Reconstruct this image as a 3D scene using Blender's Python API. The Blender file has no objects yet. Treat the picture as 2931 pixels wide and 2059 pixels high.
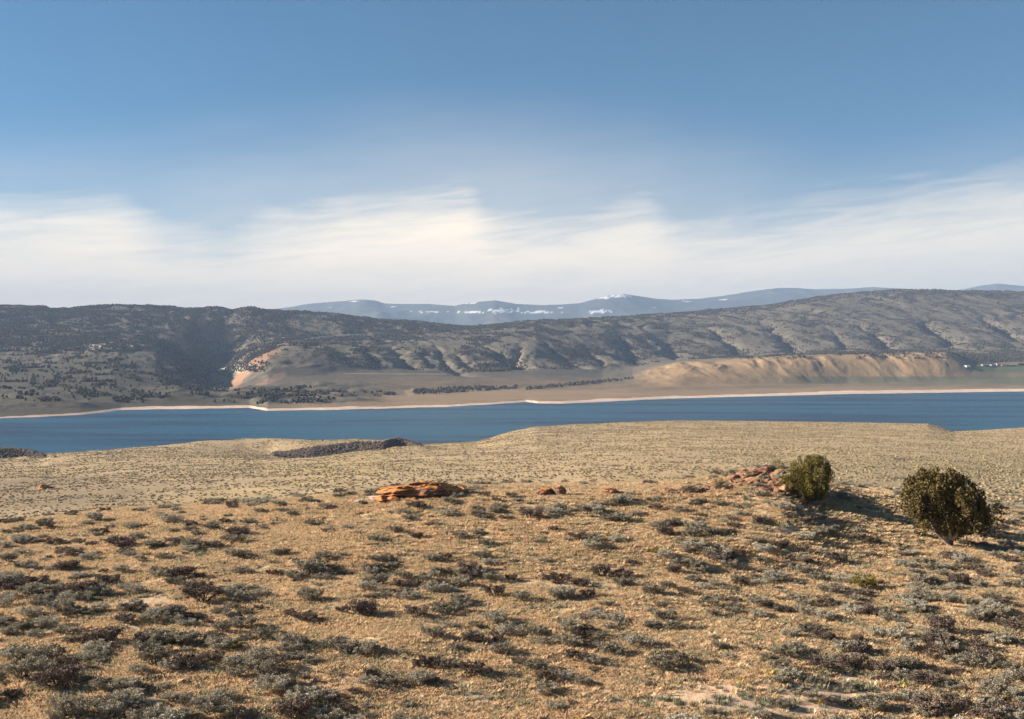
import bpy, math, random
import numpy as np
from mathutils import Vector

sc = bpy.context.scene
COL = sc.collection
R = math.radians
random.seed(7)
RNG = np.random.default_rng(11)

# ------------------------------------------------------------------ camera
F = 3012.0                       # focal length in pixels of the 2931 px wide photograph
cam_d = bpy.data.cameras.new('camera')
cam_d.sensor_width = 36.0
cam_d.lens = 36.0 * F / 2931.0
cam_d.clip_start = 0.3
cam_d.clip_end = 90000
cam = bpy.data.objects.new('camera', cam_d)
COL.objects.link(cam)
cam.location = (0, 0, 0)
cam.rotation_euler = (R(90), 0, 0)
sc.camera = cam

# ------------------------------------------------------------------ light
SUN_EL = 19.0
SUN_AZ = 278.0                   # compass bearing, camera looks along 0
EXPOSURE = 1.80
sc.view_settings.view_transform = 'Standard'
sc.view_settings.look = 'None'
sc.view_settings.gamma = 1
sc.view_settings.use_curve_mapping = False
sc.view_settings.exposure = EXPOSURE
sdir = Vector((math.sin(R(SUN_AZ)) * math.cos(R(SUN_EL)), math.cos(R(SUN_AZ)) * math.cos(R(SUN_EL)), math.sin(R(SUN_EL))))
sl = bpy.data.lights.new('sun', 'SUN')
sl.energy = 5.0
sl.angle = R(0.55)
sl.color = (1.0, 0.89, 0.74)
so = bpy.data.objects.new('sun', sl)
so.rotation_euler = sdir.to_track_quat('Z', 'Y').to_euler()
so.location = sdir * 100
COL.objects.link(so)


class NT:
    """small helper for node trees"""
    def __init__(self, tree):
        self.t = tree
        tree.nodes.clear()

    def n(self, typ, ins=None, **kw):
        nd = self.t.nodes.new(typ)
        for k, v in kw.items():
            setattr(nd, k, v)
        for k, v in (ins or {}).items():
            s = nd.inputs[k]
            if isinstance(v, bpy.types.NodeSocket):
                self.t.links.new(v, s)
            else:
                if s.type == 'RGBA' and hasattr(v, '__len__') and len(v) == 3:
                    v = tuple(v) + (1,)
                s.default_value = v
        return nd

    def math(self, op, a, b=0.0, c=0.0, clamp=False):
        nd = self.n('ShaderNodeMath', {0: a, 1: b, 2: c}, operation=op, use_clamp=clamp)
        return nd.outputs[0]

    def mix(self, fac, a, b, blend='MIX'):
        nd = self.n('ShaderNodeMix', {0: fac, 6: a, 7: b}, data_type='RGBA', blend_type=blend)
        return nd.outputs[2]

    def ramp(self, fac, stops, interp='LINEAR'):
        nd = self.n('ShaderNodeValToRGB', {0: fac})
        cr = nd.color_ramp
        cr.interpolation = interp
        while len(cr.elements) < len(stops):
            cr.elements.new(0.5)
        for e, (p, c) in zip(cr.elements, stops):
            e.position = p
            e.color = (c, c, c, 1) if not hasattr(c, '__len__') else (*c, 1)
        return nd.outputs[0]

    def smooth(self, v, lo, hi):
        nd = self.n('ShaderNodeMapRange', {0: v, 1: lo, 2: hi, 3: 0.0, 4: 1.0}, interpolation_type='SMOOTHSTEP')
        return nd.outputs[0]

    def noise(self, vec, scale, detail=4.0, rough=0.55, dist=0.0, out=0):
        nd = self.n('ShaderNodeTexNoise', {'Vector': vec, 'Scale': scale, 'Detail': detail, 'Roughness': rough, 'Distortion': dist})
        return nd.outputs[out]


# world: physical sky with thin cirrus spread over the far half
world = bpy.data.worlds.new('World')
sc.world = world
world.use_nodes = True
W = NT(world.node_tree)
sky = W.n('ShaderNodeTexSky', sky_type='NISHITA', sun_disc=False, sun_elevation=R(SUN_EL), sun_rotation=R(SUN_AZ),
          altitude=2000, air_density=1.0, dust_density=0.3, ozone_density=3.0)
tc = W.n('ShaderNodeTexCoord')
sep = W.n('ShaderNodeSeparateXYZ', {0: tc.outputs['Generated']})
dx, dy, dz = sep.outputs
az = W.math('ARCTAN2', dx, dy)                               # 0 = north, + = east
el = W.math('ARCSINE', dz)
hyp = W.math('SQRT', W.math('ADD', W.math('MULTIPLY', dx, dx), W.math('MULTIPLY', dy, dy)))
elt = W.math('DIVIDE', dz, W.math('MAXIMUM', hyp, 0.02))      # tangent of elevation
azn = W.math('MULTIPLY_ADD', az, 1.0 / 1.2, 0.5, clamp=True)  # -0.6..0.6 rad -> 0..1


def pic2azn(X):
    return math.atan((X * 1.2766 - 1465.5) / F) / 1.2 + 0.5


def pic2elt(X, Y):
    u = (X * 1.2766 - 1465.5) / F
    return (1029.5 - Y * 1.2766) / F / math.sqrt(1 + u * u)


def profile(pts):
    """elevation (as tangent, x2) of a cloud edge against bearing"""
    return W.math('MULTIPLY', W.ramp(azn, [(pic2azn(X), pic2elt(X, Y) * 2) for X, Y in pts], 'EASE'), 0.5)


comb = W.n('ShaderNodeCombineXYZ', {0: az, 1: W.math('MULTIPLY_ADD', az, -0.10, elt), 2: 0.0}).outputs[0]
mp1 = W.n('ShaderNodeMapping', {'Vector': comb, 'Scale': (3.0, 16.0, 1.0)}).outputs[0]
mp2 = W.n('ShaderNodeMapping', {'Vector': comb, 'Scale': (9.0, 75.0, 1.0), 'Rotation': (0, 0, R(4))}).outputs[0]
mp3 = W.n('ShaderNodeMapping', {'Vector': comb, 'Scale': (60.0, 190.0, 1.0)}).outputs[0]
n1 = W.noise(mp1, 1.0, 6, 0.55, 0.6)
n2 = W.noise(mp2, 1.0, 5, 0.6, 1.2)
n3 = W.noise(mp3, 1.0, 3, 0.6)
top = profile([(-300, 415), (0, 430), (250, 422), (400, 485), (480, 492), (640, 450), (800, 425), (1040, 402), (1120, 452),
               (1280, 462), (1440, 425), (1540, 468), (1700, 455), (1880, 432), (2080, 400), (2296, 365), (2700, 350)])
d1 = W.math('SUBTRACT', W.math('MULTIPLY_ADD', W.math('SUBTRACT', n1, 0.5), 0.030, top), elt)
d1 = W.math('MULTIPLY_ADD', W.math('SUBTRACT', n2, 0.5), 0.035, d1)
main = W.math('POWER', W.smooth(d1, -0.022, 0.062), 0.85)
# a softer veil standing higher above the main bank
top2 = profile([(-300, 400), (0, 360), (300, 370), (600, 340), (900, 300), (1150, 300), (1400, 320), (1600, 350), (1900, 400), (2296, 360), (2700, 340)])
d2 = W.math('SUBTRACT', W.math('MULTIPLY_ADD', W.math('SUBTRACT', n1, 0.5), 0.05, top2), elt)
veil = W.math('MULTIPLY', W.smooth(d2, -0.06, 0.14), 0.47)
streak = W.math('MULTIPLY_ADD', n2, 0.45, 0.74, clamp=True)
ripple = W.math('MULTIPLY_ADD', n3, 0.30, 0.85, clamp=True)
dens = W.math('MAXIMUM', W.math('MULTIPLY', W.math('MULTIPLY', main, streak), ripple), W.math('MULTIPLY', veil, W.math('MULTIPLY_ADD', n2, 0.5, 0.7)))
# it thins out toward the east and just over the skyline
east = W.ramp(azn, [(0.0, 0.97), (pic2azn(1100), 1.0), (pic2azn(1500), 0.90), (pic2azn(2296), 0.72), (1.0, 0.65)])
low = W.math('MULTIPLY_ADD', W.smooth(elt, 0.035, 0.115), 0.06, 0.94)
dens = W.math('MULTIPLY', W.math('MULTIPLY', dens, east), low, clamp=True)
# the bank only lies over the northern half of the sky
north = W.smooth(dy, -0.25, 0.3)
dens = W.math('MULTIPLY', dens, north)
skyc = W.mix(1.0, sky.outputs[0], (0.22, 0.465, 0.51), 'MULTIPLY')
skyc = W.n('ShaderNodeHueSaturation', {'Saturation': 1.0, 'Value': 1.0, 'Color': skyc}).outputs[0]
cloudcol = W.mix(1.0, (7.7, 6.45, 4.75), W.n('ShaderNodeCombineXYZ', {0: 1.0, 1: 1.0, 2: 1.0}).outputs[0], 'MULTIPLY')
allsky = W.mix(dens, skyc, cloudcol)
bg = W.n('ShaderNodeBackground', {'Color': allsky, 'Strength': 0.065})
wo = W.n('ShaderNodeOutputWorld', {'Surface': bg.outputs[0]})

# ------------------------------------------------------------------ helpers
PS = 2931 / 2296.0


def pu(X):
    return (np.asarray(X, float) * PS - 1465.5) / F


def pv(Y):
    return (1029.5 - np.asarray(Y, float) * PS) / F


def _hash(ix, iy, s):
    h = (ix.astype(np.int64) * 374761393 + iy.astype(np.int64) * 668265263 + s * 1274126177) & 0xffffffff
    h = ((h ^ (h >> 13)) * 1274126177) & 0xffffffff
    h = h ^ (h >> 16)
    return (h & 0xffffff) / float(0xffffff)


def noise2(x, y, s=0):
    ix = np.floor(x); iy = np.floor(y)
    fx = x - ix; fy = y - iy
    ux = fx * fx * fx * (fx * (fx * 6 - 15) + 10)
    uy = fy * fy * fy * (fy * (fy * 6 - 15) + 10)
    def g(ox, oy):
        a = _hash(ix + ox, iy + oy, s) * 2 * np.pi
        return np.cos(a) * (fx - ox) + np.sin(a) * (fy - oy)
    a = g(0, 0); b = g(1, 0); c = g(0, 1); d = g(1, 1)
    return ((a + (b - a) * ux) + ((c + (d - c) * ux) - (a + (b - a) * ux)) * uy) * 1.5


def fbm(x, y, octv=4, s=0, gain=0.5):
    v = 0; a = 1.0; f = 1.0; t = 0
    for o in range(octv):
        v = v + a * noise2(x * f, y * f, s + o * 17)
        t += a; a *= gain; f *= 2.03
    return v / t * 1.3


def ridged(x, y, octv=4, s=0):
    v = 0; a = 1.0; f = 1.0; t = 0
    for o in range(octv):
        v = v + a * (1 - 2 * np.abs(noise2(x * f, y * f, s + o * 17)))
        t += a; a *= 0.5; f *= 2.07
    return v / t


def sstep(a, b, x):
    t = np.clip((x - a) / (b - a), 0, 1)
    return t * t * (3 - 2 * t)


def I(X, pts):
    p = np.array(pts, float)
    return np.interp(X, p[:, 0], p[:, 1])


def hermite(y, D, Z):
    """monotone cubic through controls D (N,K) -> Z (N,K) at y (N)"""
    h = np.diff(D, axis=1)
    s = np.diff(Z, axis=1) / h
    m = np.zeros_like(Z)
    s0, s1 = s[:, :-1], s[:, 1:]
    h0, h1 = h[:, :-1], h[:, 1:]
    w1 = 2 * h1 + h0; w2 = h1 + 2 * h0
    with np.errstate(divide='ignore', invalid='ignore'):
        hm = (w1 + w2) / (w1 / s0 + w2 / s1)
    hm = np.where((s0 * s1) > 0, hm, 0)
    m[:, 1:-1] = hm
    m[:, 0] = s[:, 0]; m[:, -1] = s[:, -1]
    k = np.clip((y[:, None] >= D).sum(1) - 1, 0, D.shape[1] - 2)
    r = np.arange(len(y))
    d0 = D[r, k]; hh = h[r, k]
    t = np.clip((y - d0) / hh, 0, 1)
    z0 = Z[r, k]; z1 = Z[r, k + 1]; m0 = m[r, k]; m1 = m[r, k + 1]
    t2 = t * t; t3 = t2 * t
    return (2*t3 - 3*t2 + 1) * z0 + (t3 - 2*t2 + t) * hh * m0 + (-2*t3 + 3*t2) * z1 + (t3 - t2) * hh * m1


LAKE = -80.0
CREST = [(-500, 1215), (0, 1195), (200, 1178), (400, 1163), (600, 1148), (760, 1132), (900, 1116), (1100, 1110), (1300, 1108), (1450, 1106),
         (1540, 1096), (1620, 1082), (1700, 1070), (1760, 1071), (1800, 1090), (1850, 1102), (1950, 1115), (2080, 1134), (2200, 1150), (2296, 1160), (2700, 1195)]
EDGE = [(-500, 1000), (-150, 1003), (0, 1005), (60, 1008), (100, 1019), (250, 1008), (350, 1000), (450, 990), (550, 984), (620, 983), (700, 987), (800, 985),
        (860, 988), (890, 983), (915, 988), (940, 997), (1000, 995), (1070, 990), (1095, 984), (1110, 979), (1150, 967), (1200, 958), (1300, 952), (1500, 944),
        (1700, 945), (1900, 948), (2080, 951), (2110, 959), (2140, 968), (2200, 966), (2296, 960), (2500, 955), (2700, 955)]
EDGEZ = [(-500, -73), (0, -74), (100, -77.5), (250, -75.5), (400, -73), (620, -70), (860, -72), (940, -78), (1070, -76.5), (1110, -75),
         (1200, -69), (1500, -68), (2080, -70), (2140, -77), (2296, -76), (2700, -74)]
LIP = [(-500, 26), (-100, 24), (0, 22), (80, 14), (110, 6), (200, 10), (300, 16), (450, 27), (600, 40), (650, 48), (700, 42), (750, 36), (800, 29), (860, 22), (900, 19), (940, 4), (980, 8), (1150, 12), (1300, 15), (2080, 15), (2140, 6), (2300, 12), (2700, 14)]
TOPR = [(-500, 5), (0, 4), (80, 3), (110, 2), (200, 3), (300, 6), (450, 18), (600, 35), (650, 29), (700, 18), (760, 12), (830, 6), (890, 1.2), (925, 1), (960, 2), (1150, 4), (2080, 4), (2140, 2), (2700, 4)]
DITCH = [(-500, 2), (-60, 9), (40, 8), (95, 2), (130, 0), (600, 0), (630, 4), (660, 9), (720, 9), (800, 9), (880, 9), (930, 4), (970, 0), (2700, 0)]


BROW = [(-500, 1200), (0, 1172), (400, 1150), (900, 1122), (1300, 1110), (1700, 1104), (2000, 1112), (2296, 1125), (2700, 1140)]
ESMOOTH = [(-500, 1003), (0, 1010), (400, 1002), (800, 993), (1200, 978), (1500, 962), (1900, 960), (2296, 966), (2700, 966)]


def near_controls(u):
    X = (u * F + 1465.5) / PS
    n = len(u)
    one = np.ones(n)
    rowc = I(X, CREST); rowe = I(X, EDGE)
    vc = pv(rowc)
    Dc = I(X, [(-500, 62), (1800, 62), (2100, 66), (2700, 66)])
    zc = vc * Dc
    ve = pv(rowe)
    ze = I(X, EDGEZ)
    De = ze / ve
    D = [-200 * one, -30 * one, 0 * one, 6 * one, 14 * one, 22 * one, 28 * one, 32.5 * one, 38 * one, 46 * one]
    Z = [6 * one, -0.6 * one, -1.65 * one, -2.7 * one, -5.7 * one, -8.3 * one, -9.72 * one, -9.6 * one, -9.58 * one, -9.61 * one]
    for f in (0.35, 0.7):
        d = 46 + (Dc - 46) * f
        D.append(d); Z.append(-9.61 + (zc + 9.61) * (0.9 * f + 0.1 * f * f + 0.12 * f * (1 - f)))
    D.append(Dc); Z.append(zc)
    hide = I(X, [(-500, 0.3), (250, 0.4), (700, 2.2), (2100, 2.4), (2296, 1.2), (2700, 1.0)])
    D.append(Dc + 45); Z.append(pv(rowc) * (Dc + 45) - hide)
    rb = I(X, BROW); re_ = I(X, ESMOOTH)
    D.append(280 * one); Z.append(pv(rb) * 280)
    for d, f in ((440, 0.46), (640, 0.74)):
        D.append(d * one); Z.append(pv(rb + (re_ - rb) * f) * d)
    lip = np.minimum(I(X, LIP), 200)
    dl = De * 0.84
    D.append(dl); Z.append(pv(rowe + lip) * dl)
    D.append(De * 0.875); Z.append(pv(rowe + lip - 1) * De * 0.875 - I(X, DITCH) * 0.9 - 0.0)
    D.append(De * 0.93); Z.append(pv(rowe + I(X, TOPR)) * De * 0.93)
    D.append(De); Z.append(ze)
    D.append(De + 35); Z.append(-81.5 * one)
    D.append(De + 260); Z.append(-92 * one)
    D.append(De + 3000); Z.append(-96 * one)
    return np.stack(D, 1), np.stack(Z, 1)


def h_near(x, y, detail=True):
    x = np.asarray(x, float).ravel(); y = np.asarray(y, float).ravel()
    yy = np.maximum(y, 8)
    u = np.clip(x / yy, -0.8, 0.8)
    D, Z = near_controls(u)
    z = hermite(y, D, Z)
    if detail:
        nearw = sstep(6, 20, y)
        z = z + nearw * (0.22 * fbm(x / 9, y / 9, 3, 5) + 0.06 * fbm(x / 1.3, y / 1.3, 3, 9)) * sstep(400, 90, y)
        z = z + sstep(120, 300, y) * (1.6 * fbm(x / 90, y / 60, 4, 21) * sstep(1000, 700, y) + 0.5 * fbm(x / 25, y / 25, 3, 22))
    return z


SHORE = [(-600, 948), (0, 938), (90, 935), (180, 931), (230, 925), (270, 920), (350, 918), (430, 917), (560, 915), (600, 921.5), (700, 920), (760, 919), (1000, 912.5),
         (1100, 907), (1180, 901.5), (1205, 905), (1260, 905), (1350, 901), (1500, 894), (1700, 889), (1900, 884), (2100, 881), (2296, 878), (2900, 874)]
SKY = [(-600, 685), (0, 688), (60, 690), (130, 694), (180, 690), (250, 686), (330, 688), (400, 692), (470, 691), (520, 695), (560, 692), (650, 699), (720, 704),
       (760, 706), (850, 718), (950, 726), (1020, 733), (1050, 736), (1100, 733), (1200, 722), (1300, 718), (1420, 710), (1500, 703), (1600, 697), (1700, 688),
       (1750, 683), (1830, 668), (1900, 660), (2000, 653), (2080, 653), (2150, 655), (2200, 655), (2296, 657), (2900, 668)]
# each row: picture row and distance against X
F_A = ([(-600, 908), (0, 906), (250, 898), (500, 897), (700, 890), (900, 884), (1100, 877), (1300, 873), (1500, 867), (1900, 863), (2296, 856), (2900, 855)],
       [(-600, 1700), (0, 1700), (500, 1850), (900, 2200), (1100, 2450), (1300, 2560), (1500, 2650), (1900, 2900), (2900, 3000)])
F_M = ([(-600, 845), (0, 848), (250, 842), (400, 858), (470, 872), (510, 876), (540, 866), (600, 848), (800, 840), (1000, 842), (1200, 840), (1350, 846), (1420, 838), (1470, 824),
        (1530, 813), (1600, 807), (1800, 798), (2000, 792), (2120, 791), (2150, 799), (2180, 810), (2230, 817), (2296, 818), (2900, 815)],
       [(-600, 2150), (0, 2150), (400, 2250), (510, 2350), (800, 2700), (1000, 2800), (1200, 2950), (1400, 3100), (2900, 3200)])
F_N = ([(-600, 788), (0, 792), (250, 790), (350, 797), (430, 826), (480, 851), (515, 858), (535, 838), (560, 812), (600, 792), (640, 786), (700, 786), (850, 798), (1000, 806), (1200, 806), (1450, 803),
        (1530, 802), (1600, 800), (1800, 793), (2000, 788), (2120, 787), (2296, 792), (2900, 790)],
       [(-600, 2900), (0, 2900), (400, 2750), (515, 2650), (600, 2800), (850, 3050), (1200, 3250), (1500, 3750), (2900, 3850)])
F_O = ([(-600, 735), (0, 738), (300, 742), (420, 760), (500, 790), (560, 775), (640, 762), (800, 764), (1000, 762), (1200, 755), (1500, 745), (1800, 722), (2000, 712), (2296, 716), (2900, 720)],
       [(-600, 3500), (0, 3500), (600, 3600), (1200, 3750), (1500, 4400), (2000, 4600), (2900, 4600)])
F_C = (SKY, [(-600, 4300), (600, 4300), (1050, 4700), (1300, 4800), (1700, 5400), (2900, 5600)])


def far_controls(u):
    X = (u * F + 1465.5) / PS
    n = len(u); one = np.ones(n)
    S = LAKE / pv(I(X, SHORE))
    D = [S - 1200, S - 90, S, S * 1.028]
    Z = [-96 * one, -86 * one, LAKE * one, -76.9 * one]
    last = None
    for rows, dist in (F_A, F_M, F_N, F_O, F_C):
        d = I(X, dist); z = pv(I(X, rows)) * d
        D.append(d); Z.append(z)
    zc = Z[-1]; dc = D[-1]
    D.append(dc * 1.15); Z.append(zc - 60)
    D.append(dc * 1.5); Z.append(zc * 0.2)
    D.append(dc * 2.6); Z.append(-60 * one)
    return np.stack(D, 1), np.stack(Z, 1)


def h_far0(x, y):
    u = np.clip(x / y, -0.95, 0.95)
    D, Z = far_controls(u)
    return hermite(y, D, Z), D, Z


def raycast(hf, X, Y, lo, hi, n=700):
    """distances where the sight lines through picture points meet a surface"""
    X = np.atleast_1d(np.asarray(X, float)); Y = np.atleast_1d(np.asarray(Y, float))
    u = pu(X)[:, None]; v = pv(Y)[:, None]
    d = np.geomspace(lo, hi, n)[None, :] * np.ones((len(X), 1))
    z = hf((u * d).ravel(), d.ravel()).reshape(d.shape)
    hit = z >= v * d
    k = np.argmax(hit, 1)
    ok = hit.any(1)
    k = np.where(ok, np.maximum(k, 1), n - 1)
    r = np.arange(len(X))
    a = (v * d - z)[r, k - 1]; b = (z - v * d)[r, k]
    t = np.clip(a / np.maximum(a + b, 1e-6), 0, 1)
    return d[r, k - 1] * (1 - t) + d[r, k] * t, ok


GULLY = [  # picture polylines, depth and half width in metres
    ([(418, 712), (440, 740), (468, 775), (458, 800), (462, 822), (490, 850), (504, 874), (506, 895)], 50, 74),
    ([(330, 745), (390, 772), (425, 800), (462, 830)], 34, 60),
    ([(560, 740), (520, 780), (480, 820)], 22, 50),
    ([(880, 770), (897, 800), (930, 828)], 22, 30),
    ([(820, 775), (835, 800), (850, 822)], 14, 26),
    ([(945, 778), (955, 800), (968, 822)], 14, 24),
    ([(980, 772), (992, 798), (1012, 824), (1046, 842)], 20, 28),
    ([(1022, 788), (1045, 808), (1068, 828)], 18, 26),
    ([(1075, 768), (1110, 786), (1136, 806), (1155, 824)], 26, 32),
    ([(1168, 770), (1163, 798), (1158, 824)], 30, 30),
    ([(1223, 766), (1261, 802), (1302, 826)], 20, 28),
    ([(1310, 775), (1330, 800), (1342, 820)], 13, 26),
    ([(1376, 748), (1405, 770), (1420, 790), (1437, 815)], 30, 32),
    ([(1470, 755), (1500, 782), (1530, 806)], 22, 30),
    ([(1560, 726), (1620, 752), (1652, 775), (1676, 800)], 32, 40),
    ([(1700, 715), (1740, 742), (1775, 768), (1804, 788)], 32, 42),
    ([(1860, 735), (1880, 760), (1895, 785)], 16, 34),
    ([(1920, 728), (1965, 748), (1984, 765), (1996, 787)], 30, 40),
    ([(2050, 708), (2080, 728), (2122, 754), (2160, 784)], 34, 42),
    ([(2190, 700), (2230, 722), (2265, 744), (2310, 770)], 34, 44),
    ([(2320, 690), (2370, 720), (2420, 760)], 34, 44),
]
GP = []
_hf0 = lambda x, y: h_far0(x, y)[0]
for pl, dep, wid in GULLY:
    P = np.array(pl, float)
    dd, _ = raycast(_hf0, P[:, 0], P[:, 1], 1500, 7000, 500)
    dd = np.minimum.accumulate(dd)
    GP.append((np.stack([pu(P[:, 0]) * dd, dd], 1), dep, wid))


def h_far(x, y, detail=True):
    x = np.asarray(x, float).ravel(); y = np.asarray(y, float).ravel()
    z, D, Z = h_far0(x, y)
    X = (x / y * F + 1465.5) / PS
    S = D[:, 2]
    up = sstep(0, 1, (y - D[:, 5]) / (D[:, 6] - D[:, 5]))         # past the apron
    if not detail:
        return z
    for P, dep, wid in GP:
        m = (np.abs(x - P[:, 0].mean()) < 1200)
        if not m.any():
            continue
        xm, ym = x[m], y[m]
        xm = xm + 38 * fbm(x[m] / 160, y[m] / 160, 3, 78); ym = ym + 60 * fbm(x[m] / 160, y[m] / 160, 3, 79)
        best = np.full(len(xm), 1e9); tt = np.zeros(len(xm))
        ns = len(P) - 1
        for i in range(ns):
            a, b = P[i], P[i + 1]
            ab = b - a; L = max((ab ** 2).sum(), 1e-6)
            t = np.clip(((xm - a[0]) * ab[0] + (ym - a[1]) * ab[1]) / L, 0, 1)
            dd = np.hypot(xm - a[0] - ab[0] * t, ym - a[1] - ab[1] * t)
            w = dd < best
            best = np.where(w, dd, best); tt = np.where(w, (i + t) / ns, tt)
        wig = best * (1 + 0.35 * fbm(xm / 90, ym / 90, 3, 77))
        prof = np.exp(-(wig / (wid * (0.36 + 0.55 * tt))) ** 1.05)
        z[m] -= (dep * prof * (0.15 + 0.85 * sstep(0, 0.5, tt)) * (1 - 0.75 * sstep(0.93, 1.0, tt))) * sstep(-74, -20, z[m])
    rel = sstep(0, 1, (y - D[:, 4]) / (D[:, 5] - D[:, 4]))
    # hill relief: spurs that run down the slope
    spur = ridged(x / 330 + fbm(x / 400, y / 400, 2, 3) + y / 1500, y / 1100 + 3, 4, 31)
    z = z + up * ((spur - 0.45) * 12 + 4 * (ridged(x / 75 + y / 200, y / 260, 4, 42) - 0.5) + 3 * fbm(x / 60, y / 60, 4, 41))
    z = z + (1 - up) * sstep(-76.6, -70, z) * 2.2 * fbm(x / 110, y / 110, 4, 43)
    # badland flutes in the face of the tan bench
    k = sstep(1330, 1520, X) * sstep(2230, 2020, X)
    ft = (y - D[:, 4]) / (D[:, 5] - D[:, 4])
    face = k * np.clip(ft, 0, 1) * sstep(1.10, 0.93, ft)
    fl = ridged(x / 95 + 0.2 * fbm(x / 90, y / 140, 2, 8) + (y - 3000) / 900, y / 300, 5, 61)
    z = z + face * ((fl - 0.55) * 12 * (0.7 + 0.8 * np.clip(fbm(x / 210, y / 500, 2, 65) + 0.3, 0, 1)) + 7 * fbm(x / 170, y / 260, 3, 67)) - k * sstep(0.2, 0.6, ft) * sstep(1.15, 0.8, ft) * 2
    # low knolls by the canyon mouth
    k2 = sstep(300, 420, X) * sstep(900, 740, X) * sstep(0, 1, (y - D[:, 3]) / 120) * sstep(1.0, 0.4, rel)
    z = z + k2 * (7 + 9 * fbm(x / 90, y / 70, 3, 71))
    k3 = sstep(300, 150, X) * sstep(0, 1, (y - D[:, 3]) / 100) * sstep(1.0, 0.3, rel)
    z = z + k3 * (3 + 6 * ridged(x / 120 + y / 200, y / 90, 3, 73))
    # shoreline wobble
    z = z + sstep(200, 0, np.abs(y - S)) * 0.8 * fbm(x / 60, y / 60, 3, 91)
    return z


# ------------------------------------------------------------------ mesh helpers
def grid_mesh(name, x, y, z, tint=None):
    r, c = x.shape
    me = bpy.data.meshes.new(name)
    co = np.stack([x, y, z], -1).reshape(-1, 3).astype(np.float32)
    idx = np.arange(r * c).reshape(r, c)
    q = np.stack([idx[:-1, :-1], idx[:-1, 1:], idx[1:, 1:], idx[1:, :-1]], -1).reshape(-1, 4)
    me.vertices.add(len(co)); me.vertices.foreach_set('co', co.ravel())
    me.loops.add(q.size); me.loops.foreach_set('vertex_index', q.ravel().astype(np.int32))
    me.polygons.add(len(q)); me.polygons.foreach_set('loop_start', np.arange(0, q.size, 4, dtype=np.int32))
    me.polygons.foreach_set('use_smooth', np.ones(len(q), bool))
    me.update(calc_edges=True)
    if tint is not None:
        at = me.attributes.new('tint', 'FLOAT_COLOR', 'POINT')
        t = np.ones((len(co), 4), np.float32); t[:, :3] = tint
        at.data.foreach_set('color', t.ravel())
    return me


def raw_mesh(name, co, faces, smooth=False):
    me = bpy.data.meshes.new(name)
    me.from_pydata([tuple(map(float, c)) for c in co], [], [tuple(map(int, f)) for f in faces])
    if smooth:
        me.polygons.foreach_set('use_smooth', [True] * len(me.polygons))
    me.update()
    return me


def poly_mesh(name, co, nper, smooth=False):
    """co (n*nper,3): separate faces of nper vertices"""
    me = bpy.data.meshes.new(name)
    n = len(co) // nper
    me.vertices.add(len(co)); me.vertices.foreach_set('co', np.asarray(co, np.float32).ravel())
    me.loops.add(len(co)); me.loops.foreach_set('vertex_index', np.arange(len(co), dtype=np.int32))
    me.polygons.add(n); me.polygons.foreach_set('loop_start', np.arange(0, len(co), nper, dtype=np.int32))
    me.update(calc_edges=True)
    return me


def link(name, me, mat=None, parent=None):
    o = bpy.data.objects.new(name, me)
    COL.objects.link(o)
    if mat is not None and not me.materials:
        me.materials.append(mat)
    if parent is not None:
        o.parent = parent
    return o


def tag(o, label=None, cat=None, group=None, kind=None):
    if label: o['label'] = label
    if cat: o['category'] = cat
    if group: o['group'] = group
    if kind: o['kind'] = kind
    return o


def in_poly(px, py, poly):
    inside = np.zeros(px.shape, bool)
    n = len(poly)
    for i in range(n):
        x0, y0 = poly[i]; x1, y1 = poly[(i + 1) % n]
        c = ((y0 > py) != (y1 > py))
        with np.errstate(divide='ignore', invalid='ignore'):
            xi = (x1 - x0) * (py - y0) / ((y1 - y0) if y1 != y0 else 1e-9) + x0
        inside ^= c & (px < xi)
    return inside


def blend(c, m, col):
    col = np.array(col, float)
    return c * (1 - m[:, None]) + col[None, :] * m[:, None]


# ------------------------------------------------------------------ materials
def principled(name, rough=0.9, spec=0.15):
    m = bpy.data.materials.new(name)
    m.use_nodes = True
    N = NT(m.node_tree)
    b = N.n('ShaderNodeBsdfPrincipled', {'Roughness': rough, 'Specular IOR Level': spec})
    N.n('ShaderNodeOutputMaterial', {'Surface': b.outputs[0]})
    return m, N, b


def setin(N, b, key, v):
    s = b.inputs[key]
    if isinstance(v, bpy.types.NodeSocket):
        N.t.links.new(v, s)
    else:
        s.default_value = (*v, 1) if hasattr(v, '__len__') and len(v) == 3 else v


def mat_ground():
    m, N, b = principled('dry_grass_soil', 0.95, 0.05)
    at = N.n('ShaderNodeAttribute', attribute_name='tint').outputs['Color']
    pos = N.n('ShaderNodeNewGeometry').outputs['Position']
    fine = N.noise(pos, 6.0, 5, 0.7)
    mid = N.noise(pos, 0.9, 5, 0.65)
    wide = N.noise(pos, 0.08, 4, 0.6)
    f = N.math('MULTIPLY_ADD', fine, 0.9, 0.55)
    c = N.mix(1.0, at, N.n('ShaderNodeCombineXYZ', {0: f, 1: f, 2: f}).outputs[0], 'MULTIPLY')
    c = N.mix(N.math('MULTIPLY', N.smooth(mid, 0.52, 0.68), 0.6), c, (0.34, 0.28, 0.17))
    c = N.mix(N.math('MULTIPLY', N.smooth(wide, 0.5, 0.75), 0.35), c, (0.40, 0.30, 0.17))
    setin(N, b, 'Base Color', c)
    bp = N.n('ShaderNodeBump', {'Strength': 0.8, 'Distance': 0.12, 'Height': N.math('ADD', N.math('MULTIPLY', fine, 0.35), mid)})
    setin(N, b, 'Normal', bp.outputs[0])
    return m


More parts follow.
